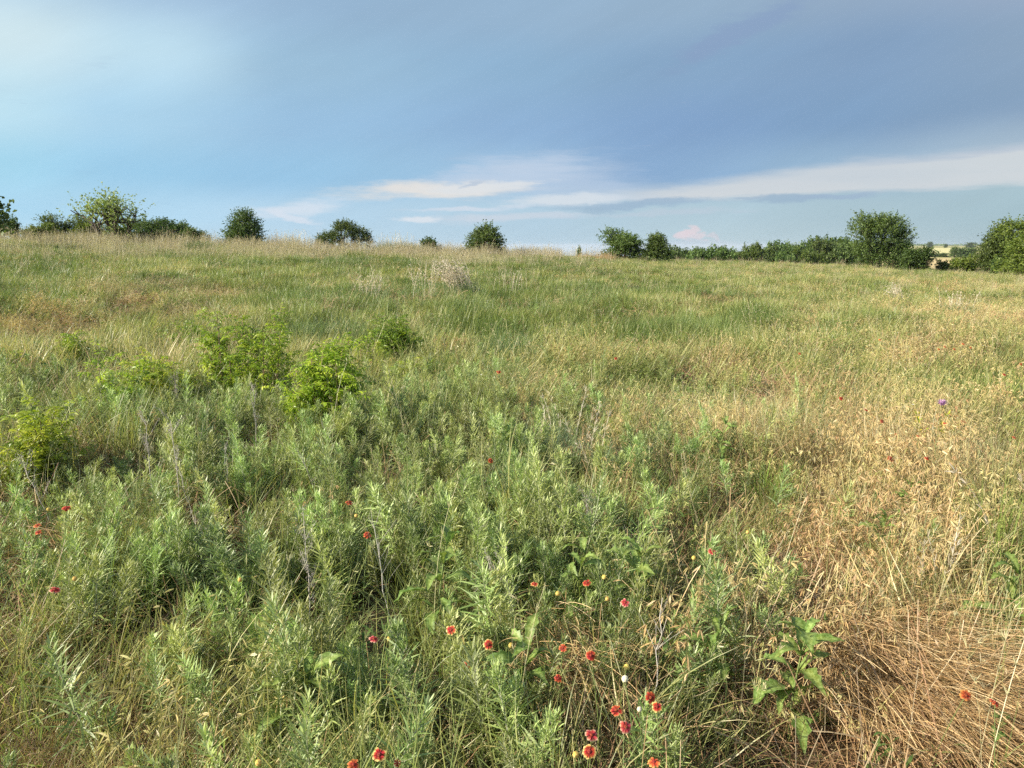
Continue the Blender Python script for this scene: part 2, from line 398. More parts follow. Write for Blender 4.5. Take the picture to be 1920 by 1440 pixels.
M['tree'] = veg('tree_leaf', [(0.04, 0.072, 0.022), (0.068, 0.11, 0.028), (0.105, 0.155, 0.04), (0.155, 0.205, 0.06)], 0.35, rough=0.5, jitter=0.3)
M['tree_light'] = veg('light_tree_leaf', [(0.075, 0.12, 0.025), (0.12, 0.17, 0.03), (0.19, 0.235, 0.045)], 0.4, rough=0.5, jitter=0.2)
M['tree_mid'] = veg('mid_tree_leaf', [(0.05, 0.09, 0.02), (0.085, 0.13, 0.026), (0.14, 0.185, 0.04)], 0.35, rough=0.5, jitter=0.2)
M['mesquite'] = veg('airy_tree_leaf', [(0.14, 0.20, 0.05), (0.22, 0.28, 0.08), (0.31, 0.36, 0.13)], 0.4, rough=0.5, jitter=0.1)
M['bark'] = veg('bark', [(0.06, 0.047, 0.036), (0.11, 0.09, 0.07)], 0.0, rough=0.9)

# ------------------------------------------------------------------ ground
def make_ground():
    m = bpy.data.materials.new('meadow_soil'); m.use_nodes = True; nt = m.node_tree; L = nt.links
    p = nt.nodes['Principled BSDF']; p.inputs['Roughness'].default_value = 0.95; p.inputs['Specular IOR Level'].default_value = 0.1
    g = nt.nodes.new('ShaderNodeNewGeometry')
    near = ramp(nt, noise(nt, g.outputs['Position'], 6.0, 8, 0.7), [(0.3, (0.05, 0.034, 0.02)), (0.5, (0.11, 0.078, 0.045)), (0.7, (0.2, 0.155, 0.09))])
    far = ramp(nt, noise(nt, g.outputs['Position'], 0.02, 4, 0.6), [(0.3, (0.17, 0.19, 0.07)), (0.5, (0.28, 0.26, 0.11)), (0.7, (0.36, 0.31, 0.15))])
    ln = nt.nodes.new('ShaderNodeVectorMath'); ln.operation = 'LENGTH'; L.new(g.outputs['Position'], ln.inputs[0])
    f = E(nt, ln.outputs['Value']).smooth(45, 90)
    L.new(mixc(nt, f, near, far), p.inputs['Base Color'])
    bp = nt.nodes.new('ShaderNodeBump'); bp.inputs['Strength'].default_value = 0.6; bp.inputs['Distance'].default_value = 0.03
    L.new(noise(nt, g.outputs['Position'], 25.0, 6, 0.7), bp.inputs['Height']); L.new(bp.outputs[0], p.inputs['Normal'])
    rr = np.concatenate([[0.25], np.geomspace(0.5, 12000, 230)]); na = 360
    a = np.arange(na)*2*PI/na
    X = rr[:, None]*np.sin(a); Y = rr[:, None]*np.cos(a); Z = terrain(X, Y)
    V = np.stack([X, Y, Z], -1).reshape(-1, 3)
    i = np.arange(len(rr)-1)[:, None]; j = np.arange(na)[None, :]; q = (j+1) % na
    F = np.stack([i*na+j, (i+1)*na+j, (i+1)*na+q, i*na+q], -1).reshape(-1, 4)
    # close the middle
    c = len(V); V = np.concatenate([V, [[0, 0, float(terrain(0, 0))]]])
    jj = np.arange(0, na, 2); F = np.concatenate([F, np.stack([np.full(len(jj), c), jj, jj+1, (jj+2) % na], -1)])
    mb = MB(); mb.add(V, F, 0.5, np.zeros(len(V)))
    tag(mb.build('ground', m), 'meadow ground rising to a grassy ridge', kind='structure')
make_ground()
def patch(name, px0, px1, r0, r1, cols, lift, label):
    m = bpy.data.materials.new(name+'_surface'); m.use_nodes = True; nt = m.node_tree; L = nt.links
    p = nt.nodes['Principled BSDF']; p.inputs['Roughness'].default_value = 0.95
    g = nt.nodes.new('ShaderNodeNewGeometry')
    L.new(ramp(nt, noise(nt, g.outputs['Position'], 0.06, 5, 0.65), [(0.3, cols[0]), (0.7, cols[1])]), p.inputs['Base Color'])
    a = np.linspace(R(float(px_azel(px0, 470)[0])), R(float(px_azel(px1, 470)[0])), 40); r = np.linspace(r0, r1, 30)
    rr = r[:, None]*(1+0.06*np.sin(a*9)[None, :]); X = rr*np.sin(a); Y = rr*np.cos(a); Z = terrain(X, Y)+lift
    i = np.arange(29)[:, None]; j = np.arange(39)[None, :]
    F = np.stack([i*40+j, (i+1)*40+j, (i+1)*40+j+1, i*40+j+1], -1).reshape(-1, 4)
    mb = MB(); mb.add(np.stack([X, Y, Z], -1), F, 0.5, np.zeros(1200)); tag(mb.build(name, m), label, kind='structure')
patch('stubble_field', 1500, 2150, 215, 420, [(0.38, 0.28, 0.12), (0.46, 0.36, 0.17)], 0.10, 'orange tan stubble field in the valley on the right')
patch('hay_field', 1500, 2150, 470, 1500, [(0.40, 0.37, 0.15), (0.48, 0.43, 0.20)], 0.25, 'pale yellow hay field near the horizon on the right')

# ------------------------------------------------------------------ trees
def crown_leaves(mb, starts, dirs, lens, nleaf, size, droop=0.3, m=0):
    """leafy shoots: leaves set along straight-ish twigs"""
    n = len(starts); t = (np.arange(nleaf)+rng.uniform(0, 1, (n, nleaf)))/nleaf
    P = starts[:, None, :]+dirs[:, None, :]*(t*lens[:, None])[..., None]
    P[..., 2] -= droop*(t*lens[:, None])**2
    P += rng.normal(0, 0.32*size, P.shape); P = P.reshape(-1, 3); k = len(P)
    d = unit(rng.normal(0, 1, (k, 3))+np.repeat(dirs, nleaf, 0)*0.8); s = unit(np.cross(d, rng.normal(0, 1, (k, 3))))
    ln = size*U(0.6, 1.3, k)
    Q = np.stack([P, P+d*(ln*0.55)[:, None], P+d*ln[:, None]+np.array([0, 0, -0.15])*ln[:, None]], 1)
    W = np.stack([ln*0.10, ln*0.32, ln*0.04], 1)
    rn = np.clip(np.repeat(U(0, 1, n), nleaf)*0.55+U(0, 0.45, k), 0, 1)
    ribbon(mb, Q, W, s, rn, m)
def make_bush(h, w, nshoot, leaf, seed, lean=0.0, base=0.0, top=0.5, lobes=None, trunks=3, shoot=(0.35, 0.9), nleaf=14, droop=0.3, airy=0.0, form=None):
    """returns (trunk mesh builder, crown mesh builder): limbs from the ground, leafy shoots in lobes"""
    global rng
    keep = rng; rng = np.random.default_rng(seed)
    if form == 'dome':
        lobes = [(0, 0, 0.16*h, 0.44*w, 0.18*h), (0, 0, 0.40*h, 0.36*w, 0.24*h), (lean*0.5, 0, 0.64*h, 0.24*w, 0.20*h), (lean, 0, 0.84*h, 0.11*w, 0.12*h)]
        for i in range(9):
            a = U(0, 2*PI, 1)[0]; q = U(0.5, 1.0, 1)[0]; zz = U(0.15, 0.8, 1)[0]; rr_ = 0.46*w*(1-0.75*zz**1.3)*q
            lobes.append((rr_*math.cos(a), rr_*math.sin(a), zz*h, 0.10*w, 0.09*h))
    elif lobes is None:
        lobes = [(0, 0, 0.46*h, 0.30*w, 0.36*h), (0, 0, 0.16*h, 0.44*w, 0.18*h)] if not airy else []
        for i in range(13):
            a = U(0, 2*PI, 1)[0]; q = U(0.16, 0.38, 1)[0]*w
            lobes.append((q*math.cos(a)+lean*0.2, q*math.sin(a), U(0.22, 0.84, 1)[0]*h, U(0.08, 0.17, 1)[0]*w, U(0.07, 0.16, 1)[0]*h))
    tr, cr = MB(), MB()
    vol = np.array([l[3]**2*l[4] for l in lobes])**0.75; pick = rng.choice(len(lobes), nshoot, p=vol/vol.sum())
    lb = np.array(lobes)[pick]
    d = unit(rng.normal(0, 1, (nshoot, 3))); d[:, 2] = np.where(d[:, 2] < -0.5, -d[:, 2], d[:, 2])
    q = U(0.25, 1.0, nshoot)**0.55
    c = lb[:, :3]+d*np.stack([lb[:, 3], lb[:, 3], lb[:, 4]], 1)*q[:, None]*0.86
    c[:, 2] = np.maximum(c[:, 2], base*h+0.03)
    dirs = unit(d+np.array([lean, 0, top])+rng.normal(0, 0.3, (nshoot, 3)))
    ln = U(shoot[0], shoot[1], nshoot)*h/3.0
    crown_leaves(cr, c, dirs, ln, nleaf, leaf, droop/h)
    # limbs: from the stool to the lobes, then to some shoots
    nl = len(lobes); b0 = disc(nl, 0.05*w*max(trunks-1, 0.4))
    tip = np.array([l[:3] for l in lobes])+np.array([0, 0, 0.1*h])
    t = np.linspace(0, 1, 6)[None, :, None]
    P = b0[:, None, :]*(1-t)+tip[:, None, :]*t; P[..., :2] -= (np.sin(t*PI)*0.25*(tip-b0)[:, None, :])[..., :2]
    P[:, 1:-1] += rng.normal(0, 0.02*h, (nl, 4, 3))
    tube(tr, P, np.linspace(0.028, 0.009, 6)[None, :]*h*(0.8 if trunks > 1 else 1.3), U(0, 1, nl), 6)
    ns = min(nshoot, 90); near = np.argmin(((c[:ns, None, :]-tip[None, :, :]*0.8)**2).sum(-1), 1)
    st = P[near, 3]; tt = np.linspace(0, 1, 4)[None, :, None]; e = (c[:ns]+dirs[:ns]*ln[:ns, None]*0.8)
    Q = st[:, None, :]*(1-tt)+e[:, None, :]*tt; Q[..., 2] += np.sin(tt[..., 0]*PI)*0.04*h
    tube(tr, Q, np.linspace(0.007, 0.002, 4)[None, :]*h, U(0, 1, ns), 3)
    V = np.concatenate(cr.V); zt = np.quantile(V[:, 2], 0.997); hw = np.quantile(np.abs(V[:, 0]), 0.985)
    f = np.array([0.5*w/hw, 0.5*w/hw, h/zt])
    for b_ in (tr, cr): b_.V = [v*f for v in b_.V]
    rng = keep
    return tr, cr
TREES = {}
def tree(name, label, cat, loc, key, spec, mat='tree', group=None, rz=0.0, sc=(1, 1, 1)):
    if key not in TREES:
        tr, cr = make_bush(**spec); TREES[key] = (tr.mesh('trunk', M['bark']), cr.mesh('crown', M[mat]))
    e = empty(name, loc, rz); e.scale = sc
    tag(e, label, cat, group)
    obj('trunk', TREES[key][0], e); obj('crown', TREES[key][1], e)
    return e
def on(px, r, sink=0.0):
    x, y = polar(px, r); return (x, y, float(terrain(x, y))-sink)
def span(px0, px1, r): return (px1-px0)/FPX*r*1.0
def rise(y0, y1, r): return (y1-y0)/FPX*r
def bush_px(name, label, cat, px0, px1, ytop, r, key, mat='tree', seed=1, group=None, **kw):
    """a bush that fills photo columns px0..px1 and reaches up to row ytop, standing r metres away"""
    x, y, z = on((px0+px1)/2, r); cosaz = y/math.hypot(x, y)
    w = (px1-px0)/FPX*r*cosaz
    dy = y
    e = math.tan(R(float(px_azel((px0+px1)/2, ytop)[1])))
    h = CAM_Z+r*e-z
    spec = dict(h=h, w=w, nshoot=int(kw.pop('nshoot', 420)*1.7), leaf=0.85*kw.pop('leaf', 0.115), seed=seed, **kw)
    return tree(name, label, cat, (x, y, z), key, spec, mat, group, rz=kw.get('rz', 0.0))

bush_px('bush', 'dark green bush with a domed pointed crown, leftmost single bush on the ridge', 'bush', 424, 497, 392, 61, 'b1', seed=11, nshoot=560, top=1.0, form='dome')
bush_px('bush', 'broad low dark bush with two humps standing on the ridge', 'bush', 596, 697, 412, 62, 'b2', seed=12, nshoot=560, lobes=[(-1.1, 0, 1.0, 1.1, 0.75), (0.1, 0, 1.75, 1.05, 0.95), (1.25, 0.1, 1.35, 0.85, 0.7), (-0.2, 0.4, 2.1, 0.6, 0.5), (1.6, 0, 0.9, .6, .6), (-1.7, 0, 0.8, .5, .5)])
bush_px('bush', 'small dark bush half hidden by tall grass on the ridge', 'bush', 788, 824, 444, 60, 'b3', seed=13, nshoot=200)
bush_px('bush', 'dark green bush with upswept branches, alone at the middle of the ridge', 'bush', 872, 945, 418, 59, 'b4', seed=14, nshoot=520, top=0.9, lean=0.15, form='dome')
bush_px('bush', 'wide round dark bush, the larger of the touching pair on the ridge', 'bush', 1130, 1207, 428, 59, 'b5', seed=15, nshoot=560)
bush_px('bush', 'narrower fresh green bush, the smaller of the touching pair on the ridge', 'bush', 1205, 1257, 437, 58, 'b6', seed=16, nshoot=460, top=0.9, form='dome')
bush_px('cedar', 'tiny dark cedar seedling poking above the reddish grass', 'shrub', 1080, 1092, 459, 57, 'c1', seed=17, nshoot=60, leaf=0.08)
bush_px('bush', 'tiny dark shrub beside the foot of the middle ridge bush', 'shrub', 938, 953, 471, 59, 'b7', seed=18, nshoot=50)
# left: thicket round the airy tree
bush_px('bush', 'mid green shrub at the left end of the thicket', 'shrub', 44, 110, 418, 66, 'l1', 'tree_light', seed=21, nshoot=420)
bush_px('bush', 'taller dark green shrub left of the airy pale tree', 'shrub', 84, 150, 402, 70, 'l2', seed=22, nshoot=480)
bush_px('bush', 'yellow green shrub directly behind the airy tree on its left', 'shrub', 132, 200, 402, 69, 'l3', 'tree_light', seed=23, nshoot=480)
bush_px('bush', 'low olive shrub under the right side of the airy tree', 'shrub', 196, 256, 420, 65, 'l4', 'tree_light', seed=24, nshoot=340)
bush_px('bush', 'dark dense shrub right of the airy tree', 'shrub', 236, 318, 408, 67, 'l5', seed=25, nshoot=560)
bush_px('bush', 'dark shrub tapering down at the right end of the thicket', 'shrub', 300, 364, 411, 66, 'l6', seed=26, nshoot=460)
bush_px('bush', 'lowest dark shrub at the thicket edge, sloping to the right', 'shrub', 342, 392, 426, 64, 'l7', seed=27, nshoot=260)
bush_px('cedar', 'small dark conical tree close to the left picture edge', 'tree', 20, 42, 404, 64, 'l8', seed=28, nshoot=240, top=1.0, leaf=0.1)
bush_px('sapling', 'thin pale sapling at the left picture edge', 'tree', -14, 24, 398, 62, 'l9', seed=29, nshoot=130, airy=0.5, trunks=1, base=0.3)
def make_open_tree(name, label, px0, px1, ytop, r, seed, mat, nshoot=520, leaf=0.1):
    """several stems fanning out, twigs at their ends, sky between"""
    global rng
    keep = rng; rng = np.random.default_rng(seed)
    x, y, z = on((px0+px1)/2, r); w = (px1-px0)/FPX*r*(1.3 if px0 > 0 else 1.0)
    h = CAM_Z+r*math.tan(R(float(px_azel((px0+px1)/2, ytop)[1])))-z
    tr, cr = MB(), MB()
    tips = []
    def limb(p, d, ln, rad, lev):
        k = 6; P = [np.array(p, float)]; dd = np.array(d, float)
        for i in range(k):
            dd = dd+rng.normal(0, 0.17, 3)+np.array([0, 0, 0.05]); dd /= np.linalg.norm(dd); P.append(P[-1]+dd*ln/k)
        P = np.array(P); tube(tr, P[None], np.linspace(rad, rad*0.55, k+1)[None], U(0, 1, 1), 6 if lev < 2 else 3)
        if lev >= 3: tips.append((P[-1], dd)); tips.append((P[3], dd)); return
        for c in range(3 if lev else 6):
            i = int(rng.integers(3, k+1)) if lev else k
            a = U(0, 2*PI, 1)[0]; s = U(0.45, 0.95, 1)[0]
            nd = dd+s*np.array([math.cos(a), math.sin(a), 0.1]); nd /= np.linalg.norm(nd)
            limb(P[i], nd, ln*U(0.62, 0.85, 1)[0], rad*0.6, lev+1)
    limb((0, 0, -0.1), (0.04, 0, 1), 0.18*h, 0.032*h, 0)
    limb((0.25, 0.1, -0.1), (0.55, 0, 1), 0.22*h, 0.02*h, 1)
    limb((-0.25, 0.1, -0.1), (-0.75, 0.1, 1), 0.24*h, 0.02*h, 1)
    T = np.array([t[0] for t in tips]); D = np.array([t[1] for t in tips])
    V = np.concatenate(tr.V); mx = np.abs(T[:, 0]).max()+0.3; mz = T[:, 2].max()+0.35
    sx, sz = (w/2)/mx, h/mz
    idx = rng.permutation(np.arange(nshoot) % len(T))
    crown_leaves(cr, T[idx]+rng.normal(0, 0.12, (nshoot, 3)), unit(D[idx]+rng.normal(0, 0.6, (nshoot, 3))), U(0.25, 0.6, nshoot), 9, leaf, 0.3)
    e = empty(name, (x, y, z)); e.scale = (sx, sx, sz); tag(e, label, 'tree')
    tr.build('trunk', M['bark'], e); cr.build('crown', M[mat], e)
    rng = keep
make_open_tree('mesquite_tree', 'pale airy tree with spreading open branches, tallest on the left of the ridge', 146, 286, 352, 63, 37, 'mesquite', 380, 0.062)
make_open_tree('tree', 'dark leafy branch ends of a tree cut off by the left picture edge', -215, 2, 326, 48, 35, 'tree', 520, 0.11)
# right: the wood beyond the brow
WOOD = dict(h=6.0, w=6.5, nshoot=1300, leaf=0.25, seed=41, nleaf=12, top=0.25, shoot=(0.25, 0.55))
wood = [  # px0, px1, top row, distance, key seed, light?, label
    (1256, 1292, 463, 150, 0), (1284, 1312, 466, 155, 0), (1306, 1354, 464, 148, 1), (1350, 1382, 464, 160, 0), (1376, 1412, 467, 150, 2),
    (1396, 1426, 457, 150, 2), (1418, 1450, 461, 158, 0), (1436, 1486, 455, 165, 0), (1462, 1492, 474, 140, 0), (1476, 1528, 449, 170, 3), (1496, 1530, 466, 142, 2),
    (1472, 1512, 456, 160, 1), (1522, 1570, 446, 172, 3), (1536, 1580, 451, 150, 1), (1560, 1606, 452, 150, 1), (1588, 1632, 455, 156, 0)]
wl = ['dark round tree at the left end of the far wood, beside the ridge bushes', 'narrow dark tree second from the left of the far wood', 'green dome shaped tree near the left end of the far wood',
      'small dark rounded tree before the dip in the far wood', 'low yellow green shrub in front of the far wood', 'yellow green pointed tree standing before the far wood', 'mid green tree behind the pointed one in the far wood',
      'broad dark green tree in the middle of the far wood', 'low dark bush at the foot of the far wood', 'tall brownish green tree crowning the far wood', 'round olive bush in front of the far wood',
      'green tree left of the crowning tree in the far wood', 'highest dark tree at the right of the far wood', 'fresh green tree left of the big near bush', 'light green shrub touching the big near bush', 'dark tree behind the big near bush on its left']
for i, (p0, p1, yt, r, kd) in enumerate(wood):
    x, y, z = on((p0+p1)/2, r)
    w = (p1-p0)/FPX*r*1.45; h = CAM_Z+r*math.tan(R(float(px_azel((p0+p1)/2, yt)[1])))-z
    tree('tree', wl[i], 'tree', (x, y, z), ('w', kd, i % 2), dict(WOOD, seed=41+kd*7+i % 2), 'tree' if kd in (0, 1, 3) else 'tree_mid', 'trees of the far wood', rz=i*1.7, sc=(w/6.5, w/6.5, h/6.0))
bush_px('tree', 'largest bushy tree on the right, ragged top, standing at the brow', 'tree', 1592, 1698, 398, 58, 'r1', seed=51, nshoot=950, leaf=0.13, top=0.6, shoot=(0.3, 0.8),
        lobes=[(0.0, 0, 0.55, 1.7, 0.55), (0.0, 0, 2.6, 1.5, 1.1), (-1.3, 0, 2.9, 0.8, 1.0), (-1.25, 0, 3.75, 0.45, 0.35), (0.9, 0, 3.1, 1.0, 0.8), (1.5, 0, 2.2, 0.8, 0.9), (-0.6, 0, 1.4, 1.3, 0.8), (0.7, 0.2, 1.2, 1.2, 0.7), (0.1, 0, 3.4, 0.9, 0.5)])
bush_px('bush', 'dark branch clump at the right shoulder of the largest bushy tree', 'bush', 1668, 1712, 436, 64, 'r2', seed=52, nshoot=260)
bush_px('bush', 'low grey green bush at the right foot of the largest bushy tree', 'bush', 1684, 1746, 463, 57, 'r3', seed=53, nshoot=380)
bush_px('bush', 'small dark twiggy shrub before the orange stubble field', 'shrub', 1758, 1784, 487, 58, 'r4', seed=54, nshoot=100)
bush_px('bush', 'light green feathery bush before the orange stubble field', 'bush', 1784, 1830, 481, 59, 'r5', 'tree_light', seed=55, nshoot=320)
bush_px('tree', 'dark green spreading tree second from the right picture edge', 'tree', 1834, 1910, 418, 66, 'r6', seed=56, nshoot=1100, leaf=0.13, lean=0.15, form='dome', top=0.3)
bush_px('tree', 'lighter green tree cut off by the right picture edge', 'tree', 1892, 2030, 408, 60, 'r7', 'tree_light', seed=57, nshoot=1500, leaf=0.14)
bush_px('bush', 'dark low bush under the trees at the right picture edge', 'bush', 1862, 1890, 484, 62, 'r8', seed=58, nshoot=300)
# far right valley
FT = dict(h=6.0, w=7.0, nshoot=260, leaf=0.5, seed=71, nleaf=10)
for i, (p0, p1, yt, r, lb_) in enumerate([
        (1782, 1796, 462, 430, 'round dark tree at the left end of the hedge in the valley'), (1794, 1812, 464, 430, 'dark hedge tree in the middle of the valley hedge'), (1808, 1832, 463, 430, 'dark hedge tree at the right end of the valley hedge'),
        (1735, 1752, 474, 440, 'low bush at the left of the hedge line below the hay field'), (1748, 1762, 475, 440, 'low bush in the middle of the hedge line below the hay field'), (1758, 1778, 474, 440, 'low bush at the right of the hedge line below the hay field'),
        (1737, 1747, 453, 1450, 'lone pale tree on the horizon beyond the hay field'), (1768, 1774, 457, 1450, 'tiny dark tree on the horizon beyond the hay field'), (1810, 1826, 454, 1450, 'pale tree clump on the horizon left of the right trees')]):
    x, y, z = on((p0+p1)/2, r); w = (p1-p0)/FPX*r; h = CAM_Z+r*math.tan(R(float(px_azel((p0+p1)/2, yt)[1])))-z
    tree('tree', lb_, 'tree', (x, y, z), 'far', FT, 'tree', 'far valley trees', rz=i*2.1, sc=(w/7.0, w/7.0, max(h, 1.5)/6.0))
def far_wood():
    mb = MB(); n = 9000
    a = np.radians(U(-42, 48, n)); r = U(3000, 3350, n); x = r*np.sin(a); y = r*np.cos(a)
    hh = 1.5+3.5*fbm(np.degrees(a)*1.3, r*0, 3)
    c = np.stack([x, y, terrain(x, y)+U(0, 1, n)*hh], 1)
    crown_leaves(mb, c, unit(rng.normal(0, 1, (n, 3))), np.full(n, 4.0), 4, 4.0, 0.0)
    tag(mb.build('distant_wood', M['tree']), 'bluish line of distant woodland along the horizon', kind='stuff')
far_wood()
def far_shed():
    x, y, z = on(1737, 640)
    e = empty('farm_shed', (x, y, z), -R(float(px_azel(1737, 470)[0]))); tag(e, 'tiny dark open shed in the far hay field', 'shed')
    def bx(mb, x0, x1, y0, y1, z0, z1):
        V = np.array([(a, b, c) for a in (x0, x1) for b in (y0, y1) for c in (z0, z1)], float)
        mb.add(V, [(0, 1, 3, 2), (4, 6, 7, 5), (0, 4, 5, 1), (2, 3, 7, 6), (0, 2, 6, 4), (1, 5, 7, 3)], 0.4, np.zeros(8))
    dk = veg('shed_metal', [(0.10, 0.095, 0.09), (0.14, 0.13, 0.12)], 0.0)
    mb = MB(); V = np.array([(-3.4, -1.8, 2.0), (3.4, -1.8, 2.0), (3.4, 1.8, 2.6), (-3.4, 1.8, 2.6), (-3.4, -1.8, 2.15), (3.4, -1.8, 2.15), (3.4, 1.8, 2.75), (-3.4, 1.8, 2.75)])
    mb.add(V, [(0, 3, 2, 1), (4, 5, 6, 7), (0, 1, 5, 4), (1, 2, 6, 5), (2, 3, 7, 6), (3, 0, 4, 7)], 0.9, np.zeros(8)); mb.build('roof', dk, e, False)
    mb = MB(); bx(mb, -3.2, 3.2, 1.5, 1.6, 0, 2.52); mb.build('back_wall', dk, e, False)
    for px_ in (-3.1, 0, 3.1):
        mb = MB(); bx(mb, px_-0.08, px_+0.08, -1.6, -1.44, 0, 2.02); mb.build('post', dk, e, False)
far_shed()

# ------------------------------------------------------------------ grass pieces
def blades(mb, n, rad, h0, h1, wd, th=(0.05, 0.5), bend=(0.2, 1.2), k=5, m=0, base=None):
    b = disc(n, rad) if base is None else base
    az = U(0, 2*PI, n); P = arcs(b, az, U(th[0], th[1], n), U(bend[0], bend[1], n), U(h0, h1, n), k, 1.4)
    t = np.linspace(0, 1, k); W = wd*U(0.6, 1.3, n)[:, None]*np.clip(1.0-t**2.2, 0.06, 1)[None, :]
    ribbon(mb, P, W, perp(az, U(-0.5, 0.5, n)), U(0, 1, n), m)
    return P
def spikelets(mb, pos, d, ln, wd, rnd, m=0):
    n = len(pos); s = unit(np.cross(d, rng.normal(0, 1, (n, 3)))); 
    Q = np.stack([pos, pos+d*(ln*0.4)[:, None], pos+d*(ln*0.75)[:, None]+np.array([0, 0, -0.04])*ln[:, None], pos+d*ln[:, None]+np.array([0, 0, -0.12])*ln[:, None]], 1)
    W = wd*np.array([0.25, 1.0, 0.75, 0.08])[None, :]*U(0.7, 1.3, n)[:, None]
    ribbon(mb, Q, W, s, rnd, m)
    ribbon(mb, Q, W*0.8, np.cross(s, d), rnd, m)
def tuft(kind, sc=1.0, wmul=1.0, dens=1.0):
    mb = MB()
    if kind == 'grass':
        blades(mb, int(34*dens), 0.11*sc, 0.20, 0.48, 0.0020*wmul, (0.02, 0.45), (0.2, 1.5), k=6)
        blades(mb, int(16*dens), 0.12*sc, 0.15, 0.40, 0.0019*wmul, (0.4, 1.1), (0.3, 1.4), k=5)
        blades(mb, int(12*dens), 0.12*sc, 0.10, 0.25, 0.003*wmul, (0.3, 1.0), (0.3, 1.3), k=4)
    elif kind == 'brome':
        blades(mb, int(14*dens), 0.10*sc, 0.12, 0.30, 0.0018*wmul, (0.1, 0.7), (0.3, 1.3), k=4)
        n = int(10*dens); az = U(0, 2*PI, n); b = disc(n, 0.09*sc)
        P = arcs(b, az, U(0.0, 0.3, n), U(0.7, 1.9, n), U(0.28, 0.50, n), 8, 1.8)
        ribbon(mb, P, 0.0009*wmul, perp(az), U(0.3, 1, n), 1)
        j = rng.integers(4, 8, (n, 11)); pos = np.take_along_axis(P, j[..., None], 1).reshape(-1, 3)
        d = unit(rng.normal(0, 0.5, (n*11, 3))+np.array([0, 0, -0.75])+np.repeat(np.stack([np.cos(az), np.sin(az), 0*az], 1), 11, 0)*0.5)
        spikelets(mb, pos+d*0.006, d, U(0.020, 0.036, n*11), 0.0027*wmul, U(0, 1, n*11), 1)
    elif kind == 'thatch':
        n = int(64*dens); az = U(0, 2*PI, n); b = disc(n, 0.17*sc); b[:, 2] = U(0, 0.07, n)
        P = arcs(b, az, U(0.8, 1.45, n), U(-0.5, 1.1, n), U(0.10, 0.36, n), 6)
        ribbon(mb, P, 0.00095*wmul*U(0.6, 1.6, n)[:, None], perp(az, U(-1, 1, n)), U(0, 1, n))
    elif kind == 'culm':
        n = max(2, int(3*dens)); az = U(0, 2*PI, n); b = disc(n, 0.12*sc)
        P = arcs(b, az, U(0.0, 0.25, n), U(0.05, 0.6, n), U(0.5, 0.85, n), 8, 2.0)
        ribbon(mb, P, np.linspace(0.0013, 0.0007, 8)[None, :]*wmul, perp(az), U(0, 1, n))
        j = rng.integers(5, 8, (n, 12)); pos = np.take_along_axis(P, j[..., None], 1).reshape(-1, 3)
        d = unit(np.array([0, 0, 0.9])+rng.normal(0, 0.5, (n*12, 3)))
        spikelets(mb, pos, d, U(0.012, 0.05, n*12), 0.0016*wmul, U(0.2, 1, n*12))
    elif kind == 'forb':
        n = int(7*dens); b = disc(n, 0.08*sc); az = U(0, 2*PI, n)
        P = arcs(b, az, U(0.1, 0.7, n), U(-0.2, 0.5, n), U(0.10, 0.30, n), 6)
        ribbon(mb, P, 0.0015*wmul, perp(az), U(0, 1, n))
        q = 9; j = rng.integers(1, 6, (n, q)); pos = np.take_along_axis(P, j[..., None], 1).reshape(-1, 3); a2 = U(0, 2*PI, n*q)
        L_ = arcs(pos, a2, U(0.6, 1.3, n*q), U(0.2, 0.9, n*q), U(0.025, 0.06, n*q), 4)
        ribbon(mb, L_, np.array([0.15, 0.9, 0.8, 0.05])[None, :]*0.0065*wmul*U(0.6, 1.2, n*q)[:, None], perp(a2, U(-0.3, 0.3, n*q)), U(0, 1, n*q))
    return mb
def sage_parts(hh, seed, lod=0):
    if lod: return sage_shoot(hh, seed, lod)
    rg = np.random.default_rng(seed+5000); st, lf = sage_shoot(hh, seed, 0)
    for q in range(int(rg.integers(0, 3))):
        a, b = sage_shoot(hh*rg.uniform(0.55, 0.9), seed*31+q, 0); th = rg.uniform(0, 2*PI); ph = rg.uniform(0.15, 0.5)
        c, s_, cp, sp = math.cos(th), math.sin(th), math.cos(ph), math.sin(ph)
        Rm = np.array([[c, -s_, 0], [s_, c, 0], [0, 0, 1]]) @ np.array([[cp, 0, sp], [0, 1, 0], [-sp, 0, cp]]); o = np.array([rg.normal(0, 0.02), rg.normal(0, 0.02), 0])
        for src, dst in ((a, st), (b, lf)):
            n0 = dst.n; dst.V += [V @ Rm.T+o for V in src.V]; dst.F += [F+n0 for F in src.F]; dst.N += src.N; dst.T += src.T; dst.M += src.M; dst.n += src.n
    return st, lf
